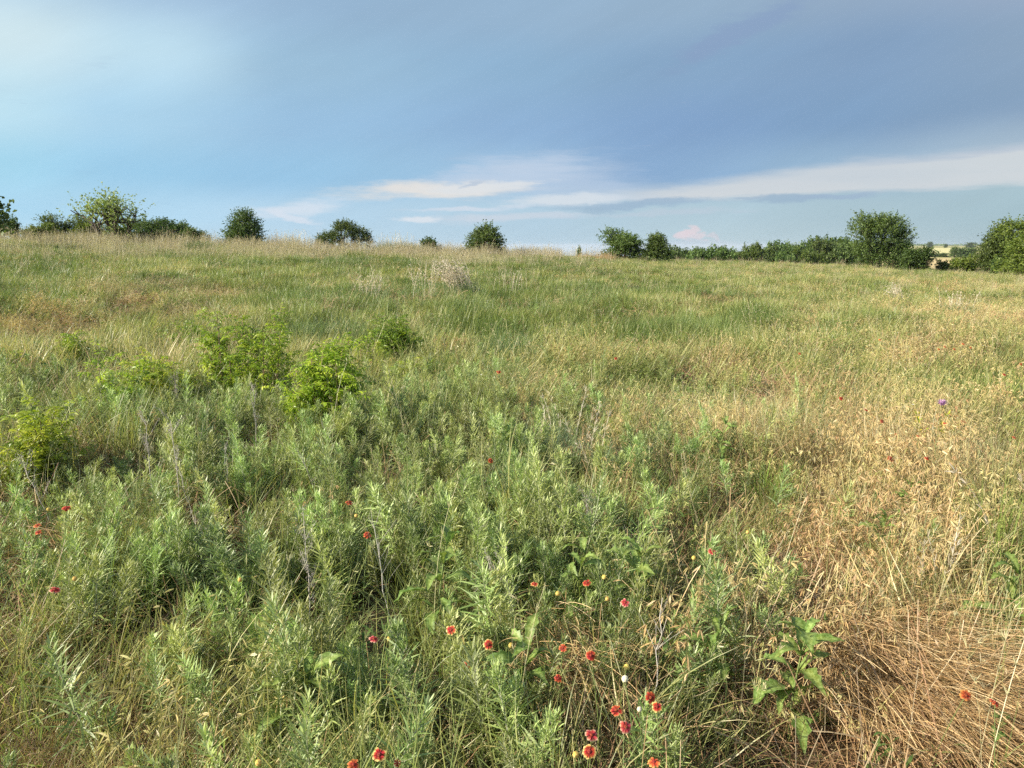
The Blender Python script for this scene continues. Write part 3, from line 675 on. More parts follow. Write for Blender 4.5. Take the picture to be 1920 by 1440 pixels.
def sage_shoot(hh, seed, lod=0):
    """silvery forb: upright stem, narrow arching leaves all round it, side shoots near the top"""
    global rng
    keep = rng; rng = np.random.default_rng(seed)
    st, lf = MB(), MB()
    az = U(0, 2*PI, 1); P = arcs(np.zeros((1, 3)), az, U(0.0, 0.3, 1), U(-0.2, 0.3, 1), np.array([hh]), 10)
    tube(st, P, np.linspace(0.0026, 0.0010, 10)[None], 0.5, 4)
    def along(Pl, t):
        i = np.clip((t*9).astype(int), 0, 8); f = (t*9-i)[:, None]; return Pl[0, i]*(1-f)+Pl[0, i+1]*f
    n = 88 if lod == 0 else 34
    t = np.linspace(0.10, 1.0, n)**0.85; a = np.arange(n)*2.399+U(0, 0.6, n)
    ln = (0.036+0.056*np.sin(np.clip(t*1.05, 0, 1)*PI)**0.7)*U(0.75, 1.25, n)*(hh/0.42)**0.4
    th = 1.35-0.95*t**2+U(-0.25, 0.25, n); Q = arcs(along(P, t), a, th, U(0.1, 1.0, n)*(1.1-t*0.6), ln, 5)
    wd = np.array([0.35, 0.9, 1.0, 0.65, 0.06])[None, :]*(0.0029*U(0.6, 1.3, n))[:, None]*(1.0 if lod == 0 else 1.8)
    # some leaves show the woolly white underside
    rn = np.clip(0.25+0.45*t+rng.normal(0, 0.18, n), 0, 1); ribbon(lf, Q, wd, perp(a, U(-0.6, 0.6, n)), rn)
    # side shoots
    for s in range(13 if lod == 0 else 4):
        tt = np.array([U(0.3, 0.92, 1)[0]]); o = along(P, tt); aa = U(0, 2*PI, 1)
        S_ = arcs(o, aa, U(0.5, 1.0, 1), U(-0.6, -0.1, 1), U(0.07, 0.19, 1)*(1.2-tt), 10); tube(st, S_, 0.0009, 0.5, 3)
        q = 9; t2 = np.linspace(0.15, 1, q); a2 = np.arange(q)*2.399+U(0, 1, 1)
        Q2 = arcs(along(S_, t2), a2, 1.0-0.7*t2+U(-0.2, 0.2, q), U(0.1, 0.8, q), U(0.020, 0.046, q), 4)
        ribbon(lf, Q2, np.array([0.35, 1.0, 0.8, 0.06])[None, :]*0.0021*(1.0 if lod == 0 else 1.8), perp(a2, U(-0.6, 0.6, q)), np.clip(U(0.35, 0.85, q), 0, 1))
    rng = keep
    return st, lf

# ------------------------------------------------------------------ scatter
def scatter(name, protos, X, Y, rot, scl, tint, idx, label):
    lib = bpy.data.collections.new(name+'_pieces')
    for i, me in enumerate(protos):
        o = bpy.data.objects.new('%s_piece_%02d' % (name, i), me); lib.objects.link(o)
    n = len(X); me = bpy.data.meshes.new(name)
    co = np.stack([X, Y, terrain(X, Y)-0.01], 1)
    me.vertices.add(n); me.vertices.foreach_set('co', co.astype(np.float32).ravel())
    a = me.attributes.new('rot', 'FLOAT_VECTOR', 'POINT'); a.data.foreach_set('vector', rot.astype(np.float32).ravel())
    a = me.attributes.new('scl', 'FLOAT_VECTOR', 'POINT'); a.data.foreach_set('vector', scl.astype(np.float32).ravel())
    a = me.attributes.new('tint', 'FLOAT_COLOR', 'POINT'); a.data.foreach_set('color', np.concatenate([tint, np.ones((n, 1))], 1).astype(np.float32).ravel())
    a = me.attributes.new('pick', 'INT', 'POINT'); a.data.foreach_set('value', idx.astype(np.int32))
    me.update()
    o = bpy.data.objects.new(name, me); col.objects.link(o)
    g = bpy.data.node_groups.new(name, 'GeometryNodeTree')
    g.interface.new_socket('Geometry', in_out='INPUT', socket_type='NodeSocketGeometry'); g.interface.new_socket('Geometry', in_out='OUTPUT', socket_type='NodeSocketGeometry')
    N = g.nodes; gi = N.new('NodeGroupInput'); go = N.new('NodeGroupOutput'); ip = N.new('GeometryNodeInstanceOnPoints'); ci = N.new('GeometryNodeCollectionInfo')
    ci.inputs['Collection'].default_value = lib; ci.inputs['Separate Children'].default_value = True; ci.inputs['Reset Children'].default_value = True
    def na(nm, t):
        x = N.new('GeometryNodeInputNamedAttribute'); x.data_type = t; x.inputs['Name'].default_value = nm; return x.outputs['Attribute']
    g.links.new(gi.outputs[0], ip.inputs['Points']); g.links.new(ci.outputs[0], ip.inputs['Instance']); ip.inputs['Pick Instance'].default_value = True
    g.links.new(na('pick', 'INT'), ip.inputs['Instance Index']); g.links.new(na('scl', 'FLOAT_VECTOR'), ip.inputs['Scale'])
    er = N.new('FunctionNodeEulerToRotation'); g.links.new(na('rot', 'FLOAT_VECTOR'), er.inputs[0]); g.links.new(er.outputs[0], ip.inputs['Rotation'])
    g.links.new(ip.outputs[0], go.inputs[0])
    md = o.modifiers.new('instances', 'NODES'); md.node_group = g
    tag(o, label, kind='stuff'); return o
def blob(px, py, cx, cy, rx, ry): return np.exp(-(((px-cx)/rx)**2+((py-cy)/ry)**2))
def wedge(r0, r1, dens, half=50):
    n = int(R(half)*(r1*r1-r0*r0)*dens); r = np.sqrt(U(r0*r0, r1*r1, n)); a = R(1)*U(-half, half, n)
    return r*np.sin(a), r*np.cos(a)
def tintmix(n, cols, t):
    cols = np.array(cols, float); t = np.clip(t, 0, 1)*(len(cols)-1); i = np.clip(t.astype(int), 0, len(cols)-2); f = (t-i)[:, None]
    return cols[i]*(1-f)+cols[i+1]*f
GREEN = [(0.115, 0.175, 0.046), (0.19, 0.25, 0.068), (0.285, 0.325, 0.105), (0.365, 0.375, 0.16), (0.46, 0.41, 0.22)]
GOLD = [(0.24, 0.29, 0.08), (0.40, 0.39, 0.15), (0.55, 0.46, 0.23), (0.56, 0.41, 0.22), (0.47, 0.29, 0.15)]
def zones(X, Y):
    Z = terrain(X, Y); px, py = proj(X, Y, Z+0.15)
    big = fbm(X*0.35, Y*0.35, 21); mid = fbm(X*1.1, Y*1.1, 31); far = fbm(X*0.11, Y*0.11, 41)
    d = np.hypot(X, Y)
    gold = 0.85*blob(px, py, 1700, 870, 220, 120)+0.5*blob(px, py, 1780, 1100, 250, 200)+0.6*blob(px, py, 1330, 1180, 120, 110)+0.5*blob(px, py, 1250, 760, 260, 80)+0.5*blob(px, py, 1020, 670, 160, 40)+0.45*blob(px, py, 1650, 680, 320, 50)
    gold += 0.4*blob(px, py, 1900, 600, 300, 60)+1.0*blob(px, py, 190, 1380, 270, 140)+0.35*blob(px, py, 300, 560, 250, 40)+0.45*blob(px, py, 40, 605, 110, 28)
    gold += 0.15*sst(1150, 1700, px)*(py < 640)+0.35*(big-0.5)*(px > 1000)*(py > 640)
    green = 0.6*blob(px, py, 1260, 625, 110, 26)+0.45*blob(px, py, 1400, 592, 120, 20)+0.9*blob(px, py, 955, 640, 55, 45)+0.9*blob(px, py, 610, 620, 110, 30)+0.25*blob(px, py, 560, 500, 500, 26)
    green += 0.5*blob(px, py, 860, 590, 60, 22)+0.4*blob(px, py, 1050, 560, 250, 30)+0.4*blob(px, py, 540, 555, 90, 22)
    sage = 1.3*blob(px, py, 850, 1080, 460, 290)+0.85*blob(px, py, 260, 1020, 360, 180)+0.75*blob(px, py, 720, 800, 240, 100)+0.45*blob(px, py, 200, 760, 300, 90)+1.2*blob(px, py, 750, 1400, 360, 170)+0.5*blob(px, py, 1380, 1090, 120, 60)+0.5*blob(px, py, 200, 1110, 240, 90)
    sage *= 1-0.95*blob(px, py, 1160, 1340, 170, 120); sage *= 1-0.8*blob(px, py, 330, 960, 60, 60)
    brown = 1.0*blob(px, py, 1680, 1330, 230, 150)+0.4*blob(px, py, 1080, 1330, 130, 110)+0.6*blob(px, py, 1550, 1040, 250, 120)+0.5*blob(px, py, 30, 1080, 80, 160)+0.5*blob(px, py, 330, 960, 70, 70)+0.6*blob(px, py, 40, 605, 110, 26)+0.5*blob(px, py, 1790, 655, 140, 26)+0.3*blob(px, py, 1300, 690, 90, 14)
    gapn = fbm(X*2.3, Y*2.3, 91, 2)*0.6+fbm(X*0.8, Y*0.8, 95, 2)*0.4
    gapf = fbm(X*1.0, Y*1.0, 191, 2)*0.65+fbm(X*0.35, Y*0.35, 195, 2)*0.35
    lod = 0.55*np.clip(1.3*blob(px, py, 1720, 1350, 190, 120), 0, 1)
    return dict(gapf=gapf, lod=lod, gapn=gapn, px=px, py=py, d=d, big=big, mid=mid, far=far, gold=gold, green=green, sage=sage, brown=brown)
def place(X, Y, keep):
    return X[keep], Y[keep]
def lean_rots(X, Y, tilt=0.15):
    n = len(X); th = 2*PI*1.6*fbm(X*0.45, Y*0.45, 61, 2); ph = 0.05+0.62*fbm(X*0.8, Y*0.8, 67, 2)**1.5*np.where(np.hypot(X, Y) > 22, 0.5, 1)
    return np.stack([rng.normal(0, tilt, n), ph+rng.normal(0, tilt, n), th+rng.normal(0, 0.5, n)], 1)
def rots(n, tilt=0.18): return np.stack([rng.normal(0, tilt, n), rng.normal(0, tilt, n), U(0, 2*PI, n)], 1)
def grass_tint(z):
    n = len(z['px']); t = 0.29+0.75*(z['big']-0.5)+0.05*sst(9, 16, z['d'])+0.7*(z['mid']-0.5)+0.7*(z['far']-0.5)+0.45*z['gold']-0.30*z['green']+0.15*z['brown']+rng.normal(0, 0.15, n)-0.13*sst(9, 16, z['d'])
    t += 0.04*sst(20, 45, z['d'])+0.14*sst(1000, 1600, z['px'])*(z['py'] < 700)
    return tintmix(n, GREEN, t)
def gold_tint(z):
    n = len(z['px']); t = 0.42+0.9*(z['mid']-0.5)+0.5*(z['big']-0.5)+rng.normal(0, 0.12, n)-0.3*blob(z['px'], z['py'], 180, 1350, 260, 140)+0.22*z['brown']-0.15*z['green']
    t -= 0.15*blob(z['px'], z['py'], 1300, 740, 260, 100)
    return tintmix(n, GOLD, t)
def gaps(z, lo=0.30, hi=0.50):
    g = np.where(z['d'] < 10, z['gapn'], z['gapf'])
    f = np.where(z['d'] < 8, 0.38, 0.10)
    return f+(1-f)*sst(lo+0.04, hi+0.02, g)
def hgt(z): return np.where(z['d'] < 10, 1.0, 0.50+1.15*np.clip(z['gapf']-0.25, 0, 0.6)*sst(9, 16, z['d'])+0.50*(1-sst(9, 16, z['d'])))
def run(name, kind, mats, nvar, tune, bands, weight, tintf, label, hmul=(0.8, 1.25), tilt=0.18):
    protos, XX, YY, SS, TT, II, RR = [], [], [], [], [], [], []
    for bi, (r0, r1, dens, sc, wm, dn) in enumerate(bands):
        for v in range(nvar): protos.append(tuft(kind, sc, wm, dn).mesh(name+'_tuft', mats))
        X, Y = wedge(r0, r1, dens); z = zones(X, Y); w = np.clip(weight(z), 0, 1); k_ = rng.random(len(X)) < w
        X, Y = X[k_], Y[k_]; z = {a: b[k_] for a, b in z.items()}; n = len(X)
        s = U(hmul[0], hmul[1], n)*tune(z); XX.append(X); YY.append(Y); SS.append(np.stack([s, s, s*U(0.85, 1.15, n)*hgt(z)], 1)); TT.append(tintf(z)); II.append(bi*nvar+rng.integers(0, nvar, n)); RR.append(lean_rots(X, Y, tilt))
    scatter(name, protos, np.concatenate(XX), np.concatenate(YY), np.concatenate(RR), np.concatenate(SS), np.concatenate(TT), np.concatenate(II), label)
NEAR, MIDB, FARB = (1.0, 8.0), (8.0, 22.0), (22.0, 66.0)
run('meadow_grass', 'grass', [M['grass']], 5, lambda z: 0.85+0.30*z['green']-0.15*np.clip(z['brown'], 0, 1)+0.9*(z['mid']-0.5)*(z['d'] < 12)+0.5*(z['gapn']-0.45),
    [(*NEAR, 75, 1.0, 1.0, 1.0), (*MIDB, 44, 1.6, 2.0, 1.2), (*FARB, 22, 2.6, 2.9, 1.5)],
    lambda z: gaps(z)*(0.82+0.6*z['green']-0.2*z['gold']*(z['d'] < 22)-0.55*np.clip(z['brown'], 0, 1)-0.28*np.clip(z['sage'], 0, 1)*(z['d'] < 8)+0.5*(z['big']-0.5)), grass_tint, 'mixed green and yellowing grass covering the whole meadow')
run('brome_grass', 'brome', [M['grass'], M['straw']], 5, lambda z: 0.8+0.3*z['gold'],
    [(*NEAR, 64, 1.0, 1.0, 1.0), (*MIDB, 26, 2.4, 1.25, 2.0), (*FARB, 8, 4.0, 2.1, 2.6)],
    lambda z: 0.09+0.52*z['gold']+0.25*(z['mid']-0.5)-0.35*z['green']-0.12*np.clip(z['sage'], 0, 1)+0.40*z['brown']*(z['d'] < 8)-0.6*z['lod'], gold_tint, 'golden seeding brome grass with drooping spikelets')
run('dry_thatch', 'thatch', [M['thatch']], 4, lambda z: 0.9+0.2*z['brown'],
    [(*NEAR, 70, 1.0, 1.0, 1.0), (*MIDB, 16, 2.4, 1.8, 1.4), (*FARB, 3, 4.0, 3.2, 1.4)],
    lambda z: (0.40+0.7*z['brown']+0.25*z['gold']-0.1*z['green']-0.28*np.clip(z['sage'], 0, 1))*(1-0.9*z['lod']), lambda z: np.ones((len(z['px']), 3)), 'matted brown dead grass between the living plants', tilt=0.12)
run('tall_stalks', 'culm', [M['straw']], 5, lambda z: 0.75+0.55*sst(25, 50, z['d'])*(z['px'] < 1150),
    [(*NEAR, 7, 1.0, 1.0, 1.0), (*MIDB, 6, 2.0, 1.8, 1.2), (*FARB, 8, 2.2, 2.2, 4.0)],
    lambda z: np.where(z['d'] < 22, 0.25, 0.10)+0.45*z['gold']*(z['d'] < 22)+np.where(z['d'] > 36, 0.52*sst(0.50, 0.60, z['far']*0.3+0.7*z['big']+0.02)*(z['px'] < 1050), 0)-0.2*z['green'],
    lambda z: tintmix(len(z['px']), [(0.46, 0.44, 0.24), (0.50, 0.45, 0.29), (0.48, 0.41, 0.30)], 0.4+0.4*sst(30, 50, z['d'])+rng.normal(0, 0.2, len(z['px']))), 'tall thin tan grass stalks sticking up from the meadow')
run('leafy_cover', 'forb', [M['forb']], 4, lambda z: 0.8+0.2*z['green'],
    [(*NEAR, 17, 1.0, 1.0, 1.0), (*MIDB, 17, 2.0, 2.0, 1.6), (*FARB, 6, 3.0, 4.5, 2.0)],
    lambda z: 0.40+0.7*(z['big']-0.5)+0.4*z['green']+0.3*(z['px'] > 1200)*(z['d'] < 8)*(z['mid']-0.35)+0.2*np.clip(z['sage'], 0, 1), lambda z: np.ones((len(z['px']), 3)), 'low leafy green weeds among the grass')

# ------------------------------------------------------------------ sagewort: the 300 that show largest as things, the rest as cover
SG = [sage_parts(h_, 100+i) for i, h_ in enumerate((0.30, 0.34, 0.38, 0.42, 0.46, 0.50, 0.36, 0.44))]
SG_ME = [(a.mesh('stem', M['sage_stem']), b.mesh('foliage', M['sage'])) for a, b in SG]
def sage_all():
    X, Y = wedge(1.3, 9.0, 86, 44); z = zones(X, Y)
    clump = sst(0.30, 0.62, fbm(X*2.2, Y*2.2, 77)); w = np.clip(z['sage'], 0, 1.1)*(0.25+0.85*clump); k_ = rng.random(len(X)) < w
    X, Y = X[k_], Y[k_]; d = np.hypot(X, Y); Zt = terrain(X, Y); px, py = proj(X, Y, Zt+0.3)
    vis = (px > -20) & (px < 1940) & (py < 1480)
    order = np.argsort(np.where(vis, d, d+100)); hero = order[:300]; rest = order[300:]
    for i in hero:
        v = int(rng.integers(0, 8)); e = empty('sagewort_plant', (X[i], Y[i], float(Zt[i])-0.01), U(0, 2*PI, 1)[0], U(0.58, 1.15, 1)[0])
        e.rotation_euler = (rng.normal(0, 0.2), rng.normal(0, 0.2), U(0, 2*PI, 1)[0])
        tag(e, 'silvery green sagewort plant with narrow leaves in the dense foreground patch', 'plant', 'sagewort plants in the foreground')
        obj('stem', SG_ME[v][0], e); obj('foliage', SG_ME[v][1], e)
    pro = []
    for i in range(8):
        b, a = sage_parts((0.30, 0.34, 0.38, 0.42, 0.46, 0.50, 0.36, 0.44)[i], 100+i)[::-1]; b.add(np.concatenate(a.V), np.concatenate(a.F), 0.5, np.concatenate(a.T), 1); pro.append(b.mesh('sagewort_tuft', [M['sage'], M['sage_stem']]))
    for i in range(5):
        a, b = sage_parts((0.32, 0.36, 0.40, 0.44, 0.48)[i], 200+i, 1); b.add(np.concatenate(a.V), np.concatenate(a.F), 0.5, np.concatenate(a.T), 1); pro.append(b.mesh('sagewort_tuft', [M['sage'], M['sage_stem']]))
    X2, Y2 = wedge(9.0, 20.0, 9, 46); z2 = zones(X2, Y2); k2 = rng.random(len(X2)) < np.clip(z2['sage']*1.1*sst(0.3, 0.7, z2['big']), 0, 1)
    XX = np.concatenate([X[rest], X2[k2]]); YY = np.concatenate([Y[rest], Y2[k2]]); n = len(XX)
    s = U(0.5, 1.08, n); scatter('sagewort_cover', pro, XX, YY, rots(n, 0.2), np.stack([s, s, s], 1), np.ones((n, 3)), np.where(np.arange(n) < len(rest), rng.integers(0, 8, n), rng.integers(8, 13, n)), 'further sagewort growing among the shrubs and grass')
sage_all()

# ------------------------------------------------------------------ bright sumac shrubs
def shrub(label, px, pyb, pytop, wpx, nr, seed, mat='shrub'):
    global rng
    keep = rng; rng = np.random.default_rng(seed)
    x, y = at(px, pyb); z = float(terrain(x, y)); d = math.hypot(y, CAM_Z-z)
    h = (pyb-pytop)/FPX*d*1.25; w = wpx/FPX*d*1.15
    e = empty('sumac_shrub', (x, y, z-0.02)); tag(e, label, 'shrub', 'bright young shrubs in the meadow')
    wd, lf = MB(), MB()
    ns = max(4, int(w*13)); az = U(0, 2*PI, ns); lean = U(0.05, 1.0, ns)*w*0.36
    ln = np.sqrt((h*U(0.35, 0.95, ns))**2+lean**2); P = arcs(disc(ns, w*0.30), az, lean/ln*0.9, U(-0.2, 0.25, ns), ln, 8)
    tube(wd, P, np.linspace(0.007, 0.002, 8)[None]*(0.6+h*0.6), U(0, 1, ns), 4)
    i = rng.integers(0, ns, nr); t = U(0.22, 1.0, nr)*7; j = np.clip(t.astype(int), 0, 6); f = (t-j)[:, None]
    o = P[i, j]*(1-f)+P[i, j+1]*f+rng.normal(0, 0.045, (nr, 3))*np.array([1.3, 1.3, 0.8]); a = az[i]+rng.normal(0, 1.3, nr)
    rl = U(0.09, 0.17, nr); kk = 9
    Rc = arcs(o, a, U(0.0, 0.9, nr), U(0.8, 2.0, nr), rl, kk); ribbon(wd, Rc, 0.0011, perp(a), U(0, 1, nr))
    tone = U(0, 1, nr)
    for side in (-1, 1):
        pos = Rc[:, 1:].reshape(-1, 3); n = len(pos); a2 = np.repeat(a, kk-1)+side*(1.15+rng.normal(0, 0.15, n))
        taper = np.tile(np.sin(np.linspace(0.25, 0.9, kk-1)*PI), nr)
        Q = arcs(pos, a2, U(1.2, 2.3, n), U(0.2, 0.9, n), (0.026+0.026*taper)*U(0.8, 1.2, n), 4)
        ribbon(lf, Q, np.array([0.25, 0.95, 0.8, 0.08])[None]*0.0056*U(0.8, 1.2, n)[:, None], perp(a2, rng.normal(0, 0.7, n)), np.clip(np.repeat(tone, kk-1)*0.7+U(0, 0.3, n), 0, 1))
    wd.build('branches', M['wood'], e); lf.build('foliage', M[mat], e)
    rng = keep
SHR = [('yellow green shrub closest to the left picture edge, lower of the shrubs', 82, 915, 775, 185, 150, 'shrub'),
       ('thin bright shrub between the leftmost shrub and the broad one', 225, 800, 688, 120, 70, 'shrub'),
       ('loose bright shrub with drooping sprays, just left of the broad shrub', 300, 775, 668, 130, 90, 'shrub'),
       ('broad yellow green shrub, largest in the middle left of the meadow', 452, 775, 612, 190, 330, 'shrub'),
       ('tall yellow green shrub with a bare stem at its foot, dark shade beside it', 612, 830, 655, 135, 300, 'shrub'),
       ('darker green dense shrub behind the tall yellow shrub', 735, 690, 603, 105, 260, 'shrub_dark'),
       ('small shrub spray linking the tall shrub and the darker shrub', 668, 715, 632, 90, 60, 'shrub'),
       ('very small yellow green shrub right of the tall yellow shrub', 766, 735, 678, 45, 40, 'shrub'),
       ('small faint shrub far left, behind the others', 145, 690, 628, 60, 50, 'shrub'),
       ('small green shrub behind the broad shrub on its left', 355, 665, 612, 80, 60, 'shrub_dark'),
       ('tiny reddish tipped shrub at the left among pale grass', 55, 700, 655, 50, 30, 'shrub')]
for i, (lb_, px, pb, pt, w, n, mt) in enumerate(SHR): shrub(lb_, px, pb, pt, w, int(n*2.0), 300+i, mt)

# ------------------------------------------------------------------ blanket flowers
def petal_mesh(mat, ln=0.0150):
    mb = MB(); t = np.array([0, 0.3, 0.62, 0.88, 1.0]); W = np.array([0.12, 0.22, 0.32, 0.36, 0.27])*ln
    z = np.array([0, 0.05, 0.03, -0.06, -0.12])*ln; x = t*ln
    V, T = [], []
    for i in range(5):
        for s in (-1, -0.33, 0.33, 1):
            notch = (0.10 if abs(s) < 0.5 else 0.0)*ln if i == 4 else 0; notch = -notch if i == 4 and abs(s) == 1 else notch
            V.append((x[i]+notch+(-0.05*ln if i == 4 and abs(s) == 1 else 0), s*W[i], z[i]+abs(s)*0.05*ln)); T.append(t[i])
    F = [(i*4+j, i*4+j+1, (i+1)*4+j+1, (i+1)*4+j) for i in range(4) for j in range(3)]
    mb.add(V, F, np.tile([0.2, 0.8, 0.5], 4), T); return mb.mesh('petal', M[mat])
def dome_mesh(name, mat, rad, hh, full=False, seed=3):
    mb = MB(); na, nb = 12, 8; V, T = [], []; rg = np.random.default_rng(seed)
    for i in range(nb+1):
        ph = (PI if full else PI/2)*i/nb
        for j in range(na):
            q = 1+rg.uniform(-0.07, 0.07); V.append((rad*math.sin(ph)*math.cos(2*PI*j/na)*q, rad*math.sin(ph)*math.sin(2*PI*j/na)*q, hh*math.cos(ph)*q)); T.append(i/nb)
    F = [(i*na+j, (i+1)*na+j, (i+1)*na+(j+1) % na, i*na+(j+1) % na) for i in range(nb) for j in range(na)]
    mb.add(V, F, rg.uniform(0, 1, len(F)), T); return mb.mesh(name, mat, False)
PET = {k_: petal_mesh(k_) for k_ in ('petal', 'petal_red', 'petal_pink', 'petal_orange')}
DISC = dome_mesh('disc', M['disc'], 0.0062, 0.0055); BALL = dome_mesh('seed_ball', M['ball'], 0.0085, 0.0085, True); BALLP = dome_mesh('seed_ball', M['ball_pale'], 0.0085, 0.0095, True)
def stem_to(root, h, dx, dy, nleaf=5):
    mb = MB(); t = np.linspace(0, 1, 8); P = np.stack([dx*(t**1.6-1), dy*(t**1.6-1), h*(t-1)], 1)[None]
    tube(mb, P, np.linspace(0.0016, 0.0012, 8)[None], 0.4, 4); o = mb.build('stem', M['stem'], root)
    lf = MB(); i = rng.integers(0, 4, nleaf); a = U(0, 2*PI, nleaf)
    Q = arcs(P[0, i], a, U(0.5, 1.1, nleaf), U(0.1, 0.8, nleaf), U(0.04, 0.08, nleaf), 5)
    ribbon(lf, Q, np.array([0.3, 0.9, 1, 0.6, 0.05])[None]*0.0045, perp(a), U(0, 1, nleaf)); lf.build('stem_leaves', M['forb'], root)
def head_pos(px, py, h):
    x, y = at(px, py, h); return x, y, float(terrain(x, y))+h
def flower(px, py, label, petal='petal', tilt=(0.5, 0.0), n=10, size=1.0, h=None, gap=0, group='blanket flowers in the meadow'):
    h = h if h is not None else U(0.36, 0.44, 1)[0]
    size = (0.50 if size > 1.35 else 0.80)*size
    x, y, z = head_pos(px, py, h)
    e = empty('blanket_flower', (x, y, z)); tag(e, label, 'flower', group); dx, dy = rng.normal(0, 0.05, 2)
    stem_to(e, h, dx, dy)
    hd = obj('flower_head', DISC, e); hd.rotation_euler = (tilt[0], tilt[1], U(0, 2*PI, 1)[0]*0); hd.scale = (size,)*3
    for i in range(n-gap):
        p = obj('petal', PET[petal], hd); a = 2*PI*i/n+rng.normal(0, 0.07); rr = 0.0042
        p.location = (rr*math.cos(a), rr*math.sin(a), 0.0005*(i % 2)); p.rotation_euler = (rng.normal(0, 0.12), rng.normal(0.08, 0.15), a); p.scale = (U(0.85, 1.12, 1)[0], U(0.9, 1.1, 1)[0], 1)
    return e
def ball(px, py, label, pale=False, size=1.0, h=None):
    h = h if h is not None else U(0.32, 0.42, 1)[0]
    x, y, z = head_pos(px, py, h); e = empty('seed_head', (x, y, z)); tag(e, label, 'seed head', 'spent blanket flower seed heads')
    stem_to(e, h, *rng.normal(0, 0.05, 2), nleaf=3); o = obj('seed_ball', BALLP if pale else BALL, e); o.scale = (size,)*3
FL = [(846, 1181, 'red flower with broad cream yellow petal tips, upper of two open ones at bottom centre', 'petal', (0.75, -0.25), 8, 1.1),
      (916, 1208, 'deep red flower with bright yellow tips, just right of the cream tipped one', 'petal', (0.85, 0.1), 10, 1.1),
      (711, 1415, 'red flower edged in cream, lowest at bottom left of centre', 'petal', (0.55, 0.1), 12, 1.1),
      (1105, 1409, 'round red flower ringed with yellow, lowest of the bottom centre cluster', 'petal', (0.75, 0.0), 13, 1.1),
      (1109, 1378, 'red flower seen half from the side directly above the round ringed one', 'petal_pink', (0.3, 0.3), 11, 1.1),
      (1173, 1363, 'pink petalled flower with a raised brown centre', 'petal_pink', (0.8, 0.3), 10, 1.1),
      (1155, 1332, 'red flower with short curled petals above the pink one', 'petal_red', (0.6, -0.3), 9, 1.0),
      (1220, 1308, 'half closed plain red flower, upper of the touching pair', 'petal_red', (1.1, 0.7), 9, 1.0),
      (1232, 1325, 'red flower with orange tips, lower of the touching pair', 'petal', (0.7, 0.1), 10, 0.95),
      (1108, 1229, 'dark red flower with ragged orange edge beside drooping brown grass', 'petal_red', (0.8, 0.3), 13, 0.95),
      (1172, 1130, 'pinkish red flower tilted flat above broad green leaves', 'petal_pink', (0.35, 0.0), 11, 1.0),
      (1100, 1093, 'dark red flower with one yellow tip left of the flat pinkish one', 'petal_red', (0.4, -0.2), 9, 1.0),
      (1002, 1095, 'small red and yellow flower seen edge on among sagewort', 'petal', (0.2, 0.0), 9, 0.9),
      (1335, 1035, 'red flower seen edge on beside a yellow seed ball at the sagewort border', 'petal_pink', (0.25, 0.2), 10, 1.15),
      (701, 1198, 'red flower nearly edge on, left of the broad cream tipped one', 'petal_pink', (0.15, 0.2), 9, 1.0),
      (877, 1246, 'small orange pink flower hidden in sagewort below the deep red one', 'petal_orange', (0.9, 0.3), 7, 0.75),
      (103, 1106, 'salmon red flower alone at the far left of the foreground', 'petal_pink', (0.25, 0.3), 11, 1.15),
      (70, 985, 'orange flower, upper of the stacked pair at the left edge', 'petal_orange', (0.2, 0.1), 9, 1.0),
      (71, 998, 'dull orange flower, lower of the stacked pair at the left edge', 'petal_orange', (0.3, 0.1), 9, 1.0),
      (125, 953, 'rust red flower at left under the leftmost shrub', 'petal_red', (0.3, 0.2), 10, 1.2),
      (655, 942, 'rusty red flower at the upper edge of the sagewort', 'petal_red', (0.3, 0.3), 9, 1.15),
      (689, 1003, 'faded dark red flower in the middle of the sagewort', 'petal_red', (0.6, 0.2), 8, 1.1),
      (920, 864, 'solitary red flower seen side on before the blue green grass', 'petal_red', (1.1, 0.6), 9, 1.4),
      (663, 1434, 'orange red flower cut by the bottom picture edge', 'petal_orange', (0.3, 0.3), 10, 1.0),
      (745, 1431, 'small withered dark red flower near the bottom picture edge', 'petal_red', (0.9, 0.3), 7, 0.6),
      (1047, 1272, 'dark withered red flower in drooping brown grass', 'petal_red', (1.0, 0.3), 8, 0.8),
      (1226, 1429, 'wilted orange red flower by the bottom edge right of centre', 'petal_orange', (0.2, -0.2), 10, 0.9),
      (1055, 1215, 'wilted red flower left of the ragged edged dark one', 'petal_red', (0.8, -0.4), 8, 0.8),
      (1811, 1304, 'orange red flower lying on dry grass at the lower right', 'petal_orange', (0.7, 0.3), 10, 1.1),
      (1865, 1317, 'deep orange flower right of the one lying on dry grass', 'petal_red', (0.4, 0.3), 8, 0.9),
      (1623, 768, 'dark red flower at the top left of the golden grass mound', 'petal_red', (0.4, 0.3), 10, 1.8),
      (1654, 790, 'crimson closed flower standing above the golden grass mound', 'petal_red', (1.2, 0.4), 8, 1.5),
      (1681, 815, 'brick red flower in the middle of the golden grass mound', 'petal_red', (0.5, 0.2), 9, 1.5),
      (1722, 818, 'red and yellow flower at the left of the yellow flowering weed', 'petal', (0.2, 0.2), 10, 1.6),
      (1771, 794, 'red flower with yellow below, under the purple flower', 'petal', (0.2, -0.2), 10, 1.7),
      (1738, 859, 'dull red flower below the yellow flowering weed', 'petal_red', (0.6, 0.2), 9, 1.5),
      (1902, 820, 'dark red flower near the right picture edge', 'petal_red', (0.3, 0.2), 9, 1.5)]
for px, py, lb_, pt, tl, n, sz in FL: flower(px, py, lb_, pt, tl, n, sz)
